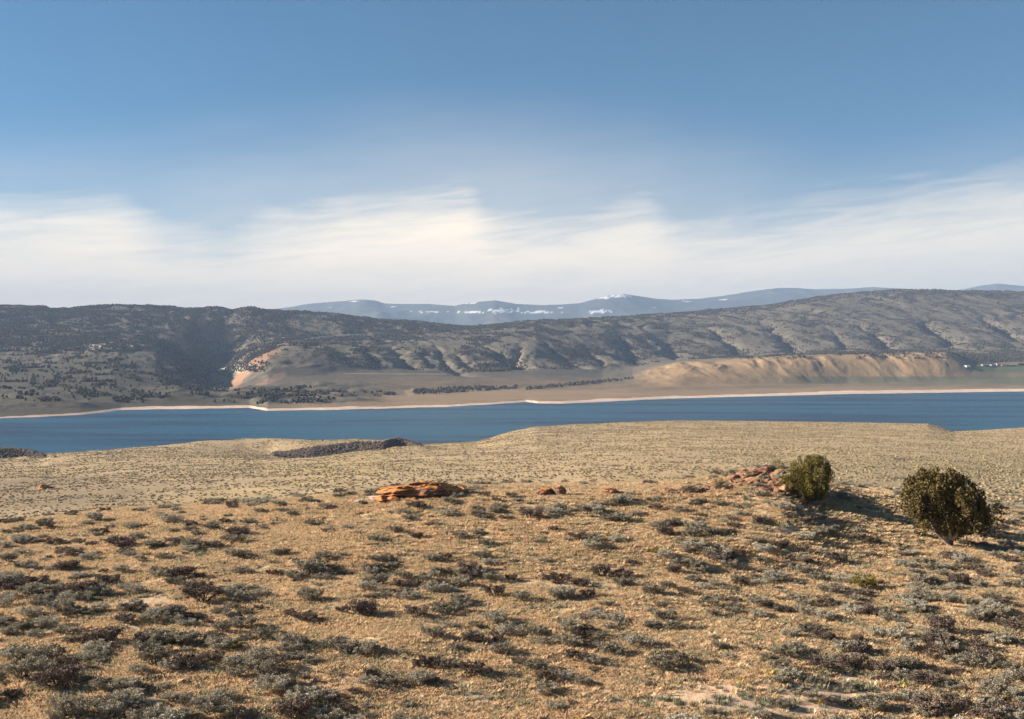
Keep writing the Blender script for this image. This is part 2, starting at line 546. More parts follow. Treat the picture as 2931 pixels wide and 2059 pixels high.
def mat_hill():
    m, N, b = principled('sage_hillside', 0.95, 0.05)
    at = N.n('ShaderNodeAttribute', attribute_name='tint').outputs['Color']
    pos = N.n('ShaderNodeNewGeometry').outputs['Position']
    fine = N.noise(pos, 0.12, 6, 0.7)
    wide = N.noise(pos, 0.009, 5, 0.6)
    f = N.math('MULTIPLY_ADD', fine, 0.8, 0.6)
    c = N.mix(1.0, at, N.n('ShaderNodeCombineXYZ', {0: f, 1: f, 2: f}).outputs[0], 'MULTIPLY')
    w = N.math('MULTIPLY_ADD', wide, 0.5, 0.55)
    c = N.mix(1.0, c, N.n('ShaderNodeCombineXYZ', {0: w, 1: w, 2: w}).outputs[0], 'MULTIPLY')
    setin(N, b, 'Base Color', c)
    bp = N.n('ShaderNodeBump', {'Strength': 0.6, 'Distance': 3.0, 'Height': fine})
    setin(N, b, 'Normal', bp.outputs[0])
    return m


def mat_mountain():
    m, N, b = principled('forested_mountain', 0.95, 0.05)
    at = N.n('ShaderNodeAttribute', attribute_name='tint').outputs['Color']
    setin(N, b, 'Base Color', at)
    return m


def mat_water():
    m, N, b = principled('lake_water', 0.22, 0.22)
    pos = N.n('ShaderNodeNewGeometry').outputs['Position']
    mp = N.n('ShaderNodeMapping', {'Vector': pos, 'Scale': (0.0016, 0.011, 1), 'Rotation': (0, 0, R(-3))}).outputs[0]
    band = N.noise(mp, 1.0, 4, 0.55, 0.4)
    calm = N.smooth(band, 0.40, 0.56)
    c = N.mix(calm, (0.002, 0.022, 0.056), (0.004, 0.074, 0.128))
    setin(N, b, 'Base Color', c)
    setin(N, b, 'IOR', 1.33)
    setin(N, b, 'Roughness', 0.28)
    w1 = N.noise(pos, 0.45, 4, 0.6)
    w2 = N.noise(N.n('ShaderNodeMapping', {'Vector': pos, 'Scale': (0.02, 0.06, 1)}).outputs[0], 1.0, 4, 0.6)
    hgt = N.math('ADD', w1, N.math('MULTIPLY', w2, 1.2))
    st = N.math('MULTIPLY_ADD', calm, -0.25, 1.0)
    bp = N.n('ShaderNodeBump', {'Strength': st, 'Distance': 1.6, 'Height': hgt})
    setin(N, b, 'Normal', bp.outputs[0])
    return m


def mat_simple(name, cols, scale=3.0, rough=0.9, spec=0.1, rnd=0.5, trans=0.0, bump=0.0, bdist=0.05, coords='Object'):
    """two-tone noise colour, varied from one instance to the next"""
    m, N, b = principled(name, rough, spec)
    tcn = N.n('ShaderNodeTexCoord').outputs[coords]
    oi = N.n('ShaderNodeObjectInfo').outputs['Random']
    ns = N.noise(tcn, scale, 4, 0.65)
    c = N.mix(N.smooth(ns, 0.35, 0.65), cols[0], cols[1])
    k = N.math('MULTIPLY_ADD', oi, rnd, 1.0 - rnd * 0.5)
    c = N.mix(1.0, c, N.n('ShaderNodeCombineXYZ', {0: k, 1: k, 2: k}).outputs[0], 'MULTIPLY')
    if len(cols) > 2:
        c = N.mix(N.smooth(N.math('FRACT', N.math('MULTIPLY', oi, 7.31)), 0.70, 0.80), c, cols[2])
    setin(N, b, 'Base Color', c)
    if bump:
        bp = N.n('ShaderNodeBump', {'Strength': bump, 'Distance': bdist, 'Height': ns})
        setin(N, b, 'Normal', bp.outputs[0])
    if trans:
        tr = N.n('ShaderNodeBsdfTranslucent', {'Color': c})
        mx = N.n('ShaderNodeMixShader', {0: trans, 1: b.outputs[0], 2: tr.outputs[0]})
        out = [n for n in m.node_tree.nodes if n.type == 'OUTPUT_MATERIAL'][0]
        N.t.links.new(mx.outputs[0], out.inputs[0])
    return m


def mat_rock(name, base, dark, lichen, lich_amt):
    m, N, b = principled(name, 0.9, 0.15)
    pos = N.n('ShaderNodeNewGeometry')
    P = pos.outputs['Position']
    ns = N.noise(N.n('ShaderNodeMapping', {'Vector': P, 'Scale': (0.7, 0.7, 5.0)}).outputs[0], 1.6, 6, 0.7)
    fn = N.noise(P, 9.0, 4, 0.7)
    c = N.mix(N.smooth(ns, 0.35, 0.65), base, dark)
    nz = N.n('ShaderNodeSeparateXYZ', {0: pos.outputs['Normal']}).outputs[2]
    up = N.math('MULTIPLY', N.smooth(nz, 0.35, 0.8), N.smooth(N.noise(P, 2.6, 5, 0.7), 0.62 - lich_amt * 0.35, 0.70 - lich_amt * 0.3))
    c = N.mix(up, c, lichen)
    k = N.math('MULTIPLY_ADD', fn, 0.7, 0.65)
    c = N.mix(1.0, c, N.n('ShaderNodeCombineXYZ', {0: k, 1: k, 2: k}).outputs[0], 'MULTIPLY')
    setin(N, b, 'Base Color', c)
    bp = N.n('ShaderNodeBump', {'Strength': 0.8, 'Distance': 0.12, 'Height': N.math('ADD', ns, N.math('MULTIPLY', fn, 0.4))})
    setin(N, b, 'Normal', bp.outputs[0])
    return m


M_GROUND = mat_ground(); M_HILL = mat_hill(); M_MTN = mat_mountain(); M_WATER = mat_water()
M_SAGE = mat_simple('sage_leaves', [(0.38, 0.335, 0.245), (0.24, 0.205, 0.155)], 5, rnd=0.5, trans=0.10)
M_SAGE_D = mat_simple('dark_sage_leaves', [(0.22, 0.17, 0.135), (0.11, 0.08, 0.068)], 5, rnd=0.4, trans=0.05)
M_SAGE_S = mat_simple('silver_sage_leaves', [(0.48, 0.43, 0.33), (0.32, 0.285, 0.225)], 5, rnd=0.3, trans=0.12)
M_RABBIT = mat_simple('yellow_brush_leaves', [(0.30, 0.235, 0.07), (0.17, 0.15, 0.06)], 5, rnd=0.3, trans=0.15)
M_STEM = mat_simple('woody_stem', [(0.07, 0.05, 0.04), (0.035, 0.026, 0.022)], 9, rnd=0.3)
M_TWIG = mat_simple('bare_twig', [(0.22, 0.18, 0.15), (0.12, 0.095, 0.08)], 9, rnd=0.2)
M_GRASS = mat_simple('straw_grass', [(0.66, 0.465, 0.28), (0.54, 0.38, 0.235), (0.41, 0.335, 0.205)], 2, rnd=0.25, trans=0.40)
M_FORB = mat_simple('grey_forb', [(0.28, 0.27, 0.17), (0.18, 0.18, 0.12), (0.20, 0.19, 0.13)], 5, rnd=0.5, trans=0.2)
M_FLOWER = mat_simple('pale_blossom', [(0.75, 0.68, 0.50), (0.70, 0.62, 0.40), (0.75, 0.52, 0.06)], 5, rnd=0.2, trans=0.2)
M_JUN = mat_simple('juniper_needles', [(0.22, 0.18, 0.05), (0.10, 0.084, 0.032)], 2.2, rnd=0.0, trans=0.08)
M_JUN_B = mat_simple('brownish_juniper_needles', [(0.20, 0.15, 0.055), (0.09, 0.07, 0.034)], 2.0, rnd=0.0, trans=0.08)
M_BARK = mat_simple('shredded_bark', [(0.16, 0.115, 0.09), (0.07, 0.05, 0.04)], 8, rnd=0.0, bump=0.6)
M_GREYWOOD = mat_simple('weathered_wood', [(0.50, 0.42, 0.36), (0.26, 0.21, 0.18)], 8, rnd=0.0, bump=0.5)
M_WOODS = mat_simple('far_woodland', [(0.050, 0.042, 0.032), (0.070, 0.060, 0.044)], 0.5, rnd=0.7)
M_BRUSH = mat_simple('far_sagebrush', [(0.35, 0.265, 0.145), (0.28, 0.22, 0.125), (0.17, 0.135, 0.09)], 2.0, rnd=0.7)
M_ROCK = mat_rock('red_sandstone', (0.31, 0.155, 0.10), (0.12, 0.065, 0.052), (0.42, 0.25, 0.12), 0.4)
M_LICHEN = mat_rock('lichened_sandstone', (0.24, 0.13, 0.105), (0.08, 0.05, 0.045), (0.62, 0.23, 0.05), 0.62)

# ------------------------------------------------------------------ near ground
def near_tint(x, y, z):
    n = len(x)
    yy = np.maximum(y, 8)
    X = (x / yy * F + 1465.5) / PS
    Y = (1029.5 - z / yy * F) / PS
    c = np.tile(np.array([[0.59, 0.425, 0.255]]), (n, 1))
    pat = fbm(x / 14, y / 20, 4, 101)
    c = blend(c, 0.5 * sstep(0.0, 0.5, pat) * sstep(200, 60, y), (0.48, 0.31, 0.20))
    pat2 = fbm(x / 120, y / 60, 4, 103)
    fary = sstep(90, 250, y)
    c = blend(c, fary * 0.75 * sstep(-0.1, 0.5, pat2), (0.48, 0.36, 0.20))
    c = blend(c, fary * 0.6 * sstep(0.05, 0.5, fbm(x / 60, y / 200, 4, 105)), (0.58, 0.42, 0.21))
    c = blend(c, fary * 0.55 * sstep(1500, 2100, X) * sstep(960, 1060, Y), (0.33, 0.28, 0.175))
    c = blend(c, fary * 0.65 * sstep(620, 100, X) * sstep(1050, 1085, Y) * sstep(1168, 1125, Y), (0.30, 0.22, 0.15))
    c = c * (1 - 0.26 * fary[:, None])
    # bare soil
    def patch(m, X0, Y0, rx, ry, col, amt=1.0):
        nz = 0.45 * fbm(x / 1.2, y / 1.8, 4, 300 + int(X0))
        w = sstep(1.15, 0.6, np.hypot((X - X0) / rx, (Y - Y0) / ry) + nz)
        return blend(c, w * amt * (y < 140), col)
    for a in [(850, 1122, 95, 16, (0.64, 0.43, 0.34), 1.0), (1040, 1112, 80, 6, (0.50, 0.34, 0.25), 0.7), (1160, 1112, 40, 5, (0.50, 0.30, 0.22), 0.7), (1760, 1187, 38, 11, (0.62, 0.42, 0.28), 0.9),
              (1700, 1125, 130, 16, (0.50, 0.29, 0.18), 0.7), (1090, 1562, 60, 18, (0.56, 0.38, 0.27), 0.8), (1760, 1565, 330, 50, (0.60, 0.40, 0.28), 0.6), (1980, 1520, 220, 30, (0.52, 0.36, 0.25), 0.6),
              (2060, 1210, 160, 16, (0.50, 0.31, 0.17), 0.7), (300, 1350, 160, 16, (0.50, 0.33, 0.22), 0.5), (1330, 1310, 160, 14, (0.52, 0.35, 0.24), 0.5), (1180, 1400, 180, 16, (0.50, 0.36, 0.22), 0.5),
              (540, 1140, 60, 6, (0.52, 0.36, 0.26), 0.6), (1520, 1240, 90, 8, (0.54, 0.36, 0.24), 0.6), (1980, 1110, 110, 9, (0.46, 0.27, 0.2), 0.6)]:
        c = patch(c, *a)
    # dark brushy banks over the water
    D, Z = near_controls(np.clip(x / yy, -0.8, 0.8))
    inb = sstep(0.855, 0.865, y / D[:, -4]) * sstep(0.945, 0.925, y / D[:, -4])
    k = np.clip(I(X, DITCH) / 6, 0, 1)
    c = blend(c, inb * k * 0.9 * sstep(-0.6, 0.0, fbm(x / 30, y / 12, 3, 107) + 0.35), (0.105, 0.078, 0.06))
    c = blend(c, sstep(-77.5, -79.5, z) * (y > 500), (0.45, 0.37, 0.28))
    return c


rows = np.concatenate([np.linspace(-24, 8, 24)[:-1], np.geomspace(28, 180, 430)[:-1] - 20, np.geomspace(160, 1750, 420)])
cols = np.linspace(-0.80, 0.80, 900)
yy = rows[:, None] * np.ones((1, len(cols)))
xx = cols[None, :] * (np.maximum(rows, -24)[:, None] + 26 + 0 * cols[None, :])
zz = h_near(xx.ravel(), yy.ravel())
tn = near_tint(xx.ravel(), yy.ravel(), zz)
g = link('ground', grid_mesh('ground', xx, yy, zz.reshape(xx.shape), tn), M_GROUND)
tag(g, 'dry grassy slope falling to a flat bench above the lake', kind='structure')

# ------------------------------------------------------------------ far shore and hills
def far_tint(x, y, z):
    n = len(x)
    X = (x / y * F + 1465.5) / PS
    Y = (1029.5 - z / y * F) / PS
    D, Z = far_controls(np.clip(x / y, -0.95, 0.95))
    ft = (y - D[:, 4]) / (D[:, 5] - D[:, 4])
    c = np.tile(np.array([[0.172, 0.145, 0.106]]), (n, 1))
    flat = sstep(1.05, 0.6, ft)
    c = blend(c, flat * sstep(750, 1000, X) * 0.9, (0.27, 0.195, 0.125))
    c = blend(c, 0.5 * sstep(0.0, 0.5, fbm(x / 200, y / 200, 4, 201)), (0.155, 0.135, 0.10))
    c = blend(c, 0.8 * sstep(520, 330, X) * sstep(880, 895, Y + 8 * fbm(x / 120, y / 60, 3, 231)), (0.135, 0.105, 0.08))
    # tan badland bench
    k = sstep(1400, 1500, X) * sstep(2190, 2120, X)
    fl = ridged(x / 95 + 0.2 * fbm(x / 90, y / 140, 2, 8) + (y - 3000) / 900, y / 300, 4, 61)
    c = blend(c, k * sstep(-0.15, 0.15, ft) * sstep(1.25, 0.95, ft) * 0.9, (0.39, 0.26, 0.14))
    c = blend(c, k * sstep(0.25, 0.45, ft) * sstep(1.0, 0.8, ft) * sstep(0.35, 0.75, fl) * 0.7, (0.50, 0.32, 0.165))
    c = blend(c, sstep(1500, 1700, X) * sstep(1.0, 1.05, ft) * sstep(1.5, 1.4, ft) * 0.6, (0.27, 0.235, 0.165))
    # grey green strip and a green field near the farm
    c = blend(c, 0.8 * sstep(1650, 1900, X) * sstep(842, 847, Y) * sstep(866, 858, Y), (0.16, 0.165, 0.105))
    c = blend(c, 0.85 * sstep(2165, 2200, X) * sstep(819, 822, Y) * sstep(838, 833, Y) * sstep(3800, 3400, y), (0.13, 0.175, 0.085))
    c = blend(c, 0.75 * sstep(560, 420, X) * sstep(2.3, 1.9, ft), (0.115, 0.103, 0.080))
    # orange bluff
    for poly, col in (([(512, 872), (528, 842), (540, 818), (570, 803), (622, 780), (632, 788), (600, 806), (580, 828), (550, 848), (530, 872)], (0.52, 0.27, 0.16)),
                      ([(575, 862), (620, 838), (640, 832), (640, 846), (610, 860), (580, 868)], (0.42, 0.25, 0.18)),
                      ([(905, 878), (925, 872), (935, 880), (915, 892)], (0.6, 0.40, 0.28)),
                      ([(1152, 792), (1172, 790), (1170, 812), (1158, 828)], (0.42, 0.30, 0.18))):
        jx = X + 6 * fbm(x / 40, y / 40, 3, 211); jy = Y + 3 * fbm(x / 40, y / 40, 3, 212)
        c = blend(c, in_poly(jx, jy, poly).astype(float) * 0.5, col)
    # pale ledges in the woods
    c = blend(c, (in_poly(X, Y, [(150, 755), (300, 770), (300, 788), (150, 782)]) & (fbm(x / 14, y / 30, 3, 215) > 0.28)).astype(float), (0.62, 0.58, 0.50))
    c = blend(c, (in_poly(X, Y, [(510, 810), (570, 818), (560, 840), (480, 832)]) & (fbm(x / 14, y / 30, 3, 216) > 0.22)).astype(float), (0.52, 0.50, 0.42))
    # track lines
    c = blend(c, 0.6 * sstep(1.4, 0.4, np.abs(Y - (838 + 0.006 * (X - 790)))) * (X > 770) * (X < 1000), (0.5, 0.40, 0.30))
    c = blend(c, 0.65 * sstep(560, 700, X) * sstep(-70.5, -74.5, z), (0.40, 0.275, 0.17))
    # pale drawdown shore
    nb = 0.8 * fbm(x / 40, y / 40, 3, 221) + 1.6 * fbm(x / 260, y / 300, 3, 223)
    amt = 1.0 - 0.25 * sstep(500, 200, X)
    c = blend(c, sstep(0, -0.7, z + nb * 0.6 - I(X, [(0, -78.6), (230, -78.0), (300, -77.2), (560, -77.0), (700, -76.9), (1000, -77.4), (1200, -76.8), (1700, -76.4), (1900, -75.2), (2296, -75.3)])) * amt, (0.86, 0.63, 0.48))
    
    return c


cols = np.linspace(-0.72, 0.72, 1150)
rowt = np.concatenate([np.linspace(0, 1, 6)[:-1] * 0.10, np.linspace(0.10, 0.9, 620)[:-1], np.linspace(0.9, 1, 30)])
S = LAKE / pv(I((cols * F + 1465.5) / PS, SHORE))
d0 = S - 250
dC = I((cols * F + 1465.5) / PS, F_C[1])
t = rowt[:, None]
yy = np.where(t < 0.9, d0[None, :] * np.exp(np.log((dC * 1.12 / d0))[None, :] * t / 0.9), dC[None, :] * (1.12 + (t - 0.9) * 14))
xx = cols[None, :] * yy
zz = h_far(xx.ravel(), yy.ravel())
tn = far_tint(xx.ravel(), yy.ravel(), zz)
hl = link('hills', grid_mesh('hills', xx, yy, zz.reshape(xx.shape), tn), M_HILL)
tag(hl, 'grey sage covered hills cut by gullies above the far shore', kind='structure')

# ------------------------------------------------------------------ distant mountains
MTN = [(-700, 720), (300, 715), (560, 700), (600, 695), (650, 689), (700, 682), (740, 678), (775, 675), (800, 672.5), (820, 672), (845, 675), (862, 681), (900, 682), (960, 682), (1020, 686), (1050, 679),
       (1085, 676), (1110, 674), (1130, 677), (1160, 682), (1220, 684.5), (1260, 683), (1300, 680), (1330, 672), (1360, 664), (1385, 660), (1400, 659.5), (1430, 664), (1470, 670), (1510, 672.5), (1570, 670),
       (1620, 664), (1700, 652), (1750, 646), (1780, 647), (1830, 650), (1900, 648), (1960, 645), (2030, 648), (2120, 654), (2160, 650), (2200, 642), (2235, 637), (2296, 642), (2500, 655), (3000, 690)]


def mtn_z(x, y):
    u = x / y
    X = (u * F + 1465.5) / PS
    one = np.ones(len(x))
    v = pv(I(X, MTN))
    cr = 15500 + 1500 * np.sin(X / 260.0)
    D = np.stack([7000 * one, 9500 * one, 13000 * one, cr, cr + 5000], 1)
    Z = np.stack([-120 * one, pv(735 - 0.0 * X) * 9500 * 0.6, pv(705 * one) * 13000, v * cr, 200 * one], 1)
    Z[:, 2] = np.minimum(Z[:, 2], Z[:, 3] * 0.7)
    z = hermite(y, D, Z)
    w = sstep(9000, 13000, y)
    rd = ridged(x / 1500 + 0.5 * fbm(x / 2500, y / 2500, 2, 5), y / 3200, 5, 401)
    drop = np.abs(y - cr) / 3000
    z = z + w * np.clip(drop * 1.3, 0, 1) * (rd - 1.0) * 150
    return z


cols = np.linspace(-0.75, 0.75, 900)
rws = np.concatenate([np.linspace(7000, 20500, 240)])
yy = rws[:, None] * np.ones((1, len(cols))); xx = cols[None, :] * yy
zz = mtn_z(xx.ravel(), yy.ravel())
X = (xx.ravel() / yy.ravel() * F + 1465.5) / PS
Y = (1029.5 - zz / yy.ravel() * F) / PS
tn = np.tile(np.array([[0.085, 0.10, 0.095]]), (len(zz), 1))
tn = blend(tn, 0.8 * sstep(0.05, 0.45, fbm(X / 60, Y / 12, 4, 411)), (0.15, 0.14, 0.11))
sn = np.zeros(len(zz))
for X0, Y0, rx, ry in [(1388, 664, 26, 3.5), (1355, 668, 16, 2.5), (1130, 697, 34, 5), (1062, 700, 26, 2.6), (1345, 699, 22, 3.5), (1060, 679, 14, 2), (795, 676, 10, 1.5), (880, 689, 8, 1.5), (1540, 676, 10, 1.5),
                       (1200, 700, 40, 3), (960, 700, 30, 2.2), (1985, 652, 8, 1.4), (570, 697, 12, 2.0), (740, 690, 8, 1.2), (1465, 690, 12, 1.6), (1620, 672, 10, 1.4), (1255, 690, 9, 1.4)]:
    nz = fbm(X / 6, Y / 2.2, 4, 421)
    sn = np.maximum(sn, (np.hypot((X - X0) / rx, (Y - Y0) / ry) + nz * 1.5 < 0.72).astype(float))
tn = blend(tn, sn, (0.92, 0.92, 0.92))
mt = link('mountains', grid_mesh('mountains', xx, yy, zz.reshape(xx.shape), tn), M_MTN)
tag(mt, 'distant blue mountain range with patches of snow', kind='structure')

# plain under everything, out to the horizon
pl = link('land', raw_mesh('land', [(-19500, -2400, -130), (19500, -2400, -130), (19500, 20500, -130), (-19500, 20500, -130)], [(0, 1, 2, 3)]), M_HILL)
at = pl.data.attributes.new('tint', 'FLOAT_COLOR', 'POINT')
at.data.foreach_set('color', [0.2, 0.18, 0.13, 1] * 4)
tag(pl, 'low sage land under the hills', kind='structure')

# ------------------------------------------------------------------ lake
wt = link('lake', raw_mesh('lake', [(-6000, 500, LAKE), (6000, 500, LAKE), (6000, 3600, LAKE), (-6000, 3600, LAKE)], [(0, 1, 2, 3)]), M_WATER)
tag(wt, 'deep blue reservoir between the bench and the hills', kind='structure')

# ------------------------------------------------------------------ instancing of uncountable cover
def scatter(name, protos, pos, scale, rot, label, cat, rotfull=False):
    """one object of kind stuff: points carrying small plants"""
    me = bpy.data.meshes.new(name)
    n = len(pos)
    me.vertices.add(n); me.vertices.foreach_set('co', np.asarray(pos, np.float32).ravel())
    a = me.attributes.new('sc', 'FLOAT_VECTOR', 'POINT'); a.data.foreach_set('vector', np.asarray(scale, np.float32).ravel())
    r3 = np.zeros((n, 3), np.float32); r3[:, 2] = rot
    a = me.attributes.new('rt', 'FLOAT_VECTOR', 'POINT'); a.data.foreach_set('vector', r3.ravel())
    me.update()
    o = link(name, me)
    ccol = bpy.data.collections.new(name + '_kinds')
    for p in protos:
        ccol.objects.link(p)
    gt = bpy.data.node_groups.new(name, 'GeometryNodeTree')
    gt.interface.new_socket('Geometry', in_out='INPUT', socket_type='NodeSocketGeometry')
    gt.interface.new_socket('Geometry', in_out='OUTPUT', socket_type='NodeSocketGeometry')
    nd = gt.nodes
    gi = nd.new('NodeGroupInput'); go = nd.new('NodeGroupOutput')
    ci = nd.new('GeometryNodeCollectionInfo'); ci.inputs[0].default_value = ccol
    ci.inputs['Separate Children'].default_value = True; ci.inputs['Reset Children'].default_value = True
    ip = nd.new('GeometryNodeInstanceOnPoints'); ip.inputs['Pick Instance'].default_value = True
    s = nd.new('GeometryNodeInputNamedAttribute'); s.data_type = 'FLOAT_VECTOR'; s.inputs[0].default_value = 'sc'
    r = nd.new('GeometryNodeInputNamedAttribute'); r.data_type = 'FLOAT_VECTOR'; r.inputs[0].default_value = 'rt'
    L = gt.links.new
    L(gi.outputs[0], ip.inputs['Points']); L(ci.outputs[0], ip.inputs['Instance'])
    L(s.outputs[0], ip.inputs['Scale'])
    e2r = nd.new('FunctionNodeEulerToRotation'); L(r.outputs[0], e2r.inputs[0]); L(e2r.outputs[0], ip.inputs['Rotation'])
    L(ip.outputs[0], go.inputs[0])
    md = o.modifiers.new('cover', 'NODES'); md.node_group = gt
    tag(o, label, cat, kind='stuff')
    return o


def blob_proto(name, mat, seed, seg=7, rings=4, squash=0.8, jag=0.3):
    """rough rounded crown of a plant seen from far away"""
    rg = np.random.default_rng(seed)
    co = [(0, 0, squash)]
    for i in range(1, rings + 1):
        ph = math.pi * 0.56 * i / rings
        for j in range(seg):
            a = 2 * math.pi * (j + 0.5 * (i % 2)) / seg
            rr = 0.5 * (1 + rg.uniform(-jag, jag))
            co.append((rr * math.sin(ph) * math.cos(a), rr * math.sin(ph) * math.sin(a), squash * 0.5 + rr * math.cos(ph) * squash))
    for k in range(seg):
        co[-1 - k] = (co[-1 - k][0] * 0.9, co[-1 - k][1] * 0.9, -0.12)
    fs = []
    for j in range(seg):
        fs.append((0, 1 + j, 1 + (j + 1) % seg))
    for i in range(rings - 1):
        for j in range(seg):
            a = 1 + i * seg + j; b = 1 + i * seg + (j + 1) % seg
            fs.append((a, a + seg, b + seg, b))
    me = raw_mesh(name, co, fs)
    me.materials.append(mat)
    return bpy.data.objects.new(name, me)


# bench sagebrush, 95 m to the shore
n = 260000
y = np.sqrt(RNG.uniform(112 ** 2, 1180 ** 2, n)); u = RNG.uniform(-0.60, 0.60, n)
x = u * y
D, Z = near_controls(u)
ok = (y < D[:, -4] * 0.997) & ~((np.abs(y - D[:, -4] * 0.9) < D[:, -4] * 0.06) & False)
dn = 0.55 + 0.9 * fbm(x / 26, y / 26, 3, 501) + 0.35 * fbm(x / 110, y / 110, 3, 503)
Xp = (u * F + 1465.5) / PS
dn += 0.35 * sstep(1500, 2200, Xp) * sstep(900, 200, y)
ok &= RNG.uniform(0, 1, n) < np.clip(dn, 0.05, 1)
x, y = x[ok], y[ok]
z = h_near(x, y)
s = RNG.uniform(0.45, 1.0, len(x)) ** 1.6 * 1.15
sc3 = np.stack([s * RNG.uniform(0.8, 1.5, len(x)), s, s * RNG.uniform(0.3, 0.5, len(x))], 1)
scatter('bench_sagebrush', [blob_proto('far_bush', M_BRUSH, i, 6, 3, 0.9, 0.35) for i in range(4)], np.stack([x, y, z], 1), sc3, RNG.uniform(0, 6.28, len(x)),
        'grey sagebrush dotting the flat bench above the lake', 'sagebrush')
# brush on the dark banks
n = 9000
X_ = np.concatenate([RNG.uniform(612, 945, 5000), RNG.uniform(-150, 100, 4000)])
u = pu(X_); D, Z = near_controls(u)
y = D[:, -4] * RNG.uniform(0.868, 0.932, n); x = u * y
z = h_near(x, y)
s = RNG.uniform(1.0, 2.4, n)
scatter('bank_brush', [blob_proto('bank_bush', M_SAGE_D, 60 + i, 6, 3, 0.9, 0.35) for i in range(3)], np.stack([x, y, z], 1), np.stack([s, s, s * 0.7], 1), RNG.uniform(0, 6.28, n),
        'dark brush on the shaded banks at the water', 'brush')

# woodland on the hills
n = 420000
X_ = RNG.uniform(-120, 2420, n); tt = RNG.uniform(0, 1, n)
u = pu(X_); D, Z = far_controls(u)
y = np.sqrt((D[:, 3] ** 2) * (1 - tt) + (D[:, 8] * 1.05) ** 2 * tt); x = u * y
z0 = h_far0(x, y)[0]
z = h_far(x, y)
Yp = (1029.5 - z / y * F) / PS
Yr = (1029.5 - z0 / y * F) / PS
den = np.zeros(n)
nzA = fbm(x / 170, y / 170, 4, 601); nzB = fbm(x / 60, y / 60, 3, 603); nzC = fbm((x + 0.5 * y) / 70, y / 420, 4, 607)
LEFT = [(-200, 788), (0, 790), (120, 788), (250, 790), (330, 786), (400, 800), (470, 834), (520, 850), (530, 826), (600, 790), (640, 766), (760, 748), (900, 745), (1050, 740), (1060, 600), (-200, 600)]
inl = in_poly(X_, Yp, LEFT)
den = np.where(inl, np.clip(0.50 + 0.8 * nzA + 0.9 * nzB, 0.06, 0.9), den)
cl = in_poly(X_, Yp, [(630, 715), (700, 712), (780, 735), (760, 752), (700, 742), (650, 735)])
den = np.where(cl, 0.05, den)
cl = in_poly(X_, Yp, [(225, 728), (330, 722), (420, 740), (350, 765), (260, 755)])
den = np.where(cl, np.clip(0.25 + 0.8 * nzB, 0.02, 1), den)
den = np.where(in_poly(X_, Yp, [(395, 715), (450, 720), (480, 775), (470, 830), (420, 800)]), 0.7, den)
mid = in_poly(X_, Yp, [(600, 790), (640, 766), (900, 745), (1050, 740), (1200, 722), (1480, 705), (1480, 812), (1300, 826), (1050, 836), (860, 830), (640, 800)])
den = np.where(mid, np.clip(-0.02 + 0.9 * nzA + 0.9 * nzB + 0.7 * nzC, 0, 0.8), den)
den = np.where(mid & (Yp < 765) & (X_ < 950), np.clip(0.4 + 0.9 * nzA + 0.5 * nzB, 0.05, 0.9), den)
rt = (X_ > 1480) & (Yp < 806)
den = np.where(rt, np.clip(0.0 + 0.8 * nzA + 0.8 * nzB + 1.0 * nzC, 0.012, 0.75), den)
# brush along the upper edge of the right ridge
den = np.where((X_ > 1050) & (Yp < I(X_, SKY) + 9), np.maximum(den, 0.35 + 0.8 * nzB), den)
ll = in_poly(X_, Yp, [(-150, 790), (250, 790), (430, 826), (520, 868), (500, 890), (-150, 905)])
den = np.where(ll & ~inl, np.clip(-0.36 + 0.9 * nzA + 1.5 * nzB, 0.015, 0.7), den)
for X0, Y0, rx, ry, a in [(112, 862, 16, 8, 0), (88, 870, 10, 4, 0), (130, 850, 8, 10, 0), (152, 850, 10, 5, 0), (197, 853, 10, 6, 0), (74, 855, 5, 12, 0), (375, 853, 14, 6, 0), (372, 862, 10, 5, 0), (40, 828, 26, 8, 0), (112, 814, 12, 3, 0),
                          (200, 820, 18, 4, 0), (290, 822, 26, 5, 0), (400, 832, 50, 6, 0), (440, 845, 30, 6, 0), (70, 884, 30, 4, 0), (210, 886, 40, 4, 0), (290, 898, 40, 5, 0), (330, 890, 50, 4, 0), (110, 897, 26, 4, 0), (290, 913, 30, 4, 0)]:
    e = np.hypot((X_ - X0) / rx, (Yp - Y0) / ry) + 0.5 * nzB < 1
    den = np.where(e, np.clip(0.5 + nzB, 0.2, 0.8), den)
sh = in_poly(X_, Yp, [(400, 872), (520, 868), (600, 872), (700, 868), (800, 874), (900, 884), (760, 900), (640, 908), (480, 913), (380, 905)])
den = np.where(sh, np.clip(-0.12 + 1.3 * nzB + 0.8 * nzA, 0, 0.8), den)
rp = in_poly(X_, Yp, [(925, 879), (940, 873), (1040, 869), (1160, 866), (1160, 873), (1085, 877), (1000, 882), (930, 885)])
den = np.where(rp, np.clip(0.3 + nzB, 0.08, 0.6), den)
rp = in_poly(X_, Yp, [(1180, 870), (1300, 858), (1420, 846), (1425, 850), (1300, 864), (1180, 875)])
den = np.where(rp & (RNG.uniform(0, 1, n) < 0.35), 0.9, den)
rp = in_poly(X_, Yp, [(2150, 795), (2296, 790), (2400, 790), (2400, 812), (2200, 812)])
den = np.where(rp, 0.55, den)
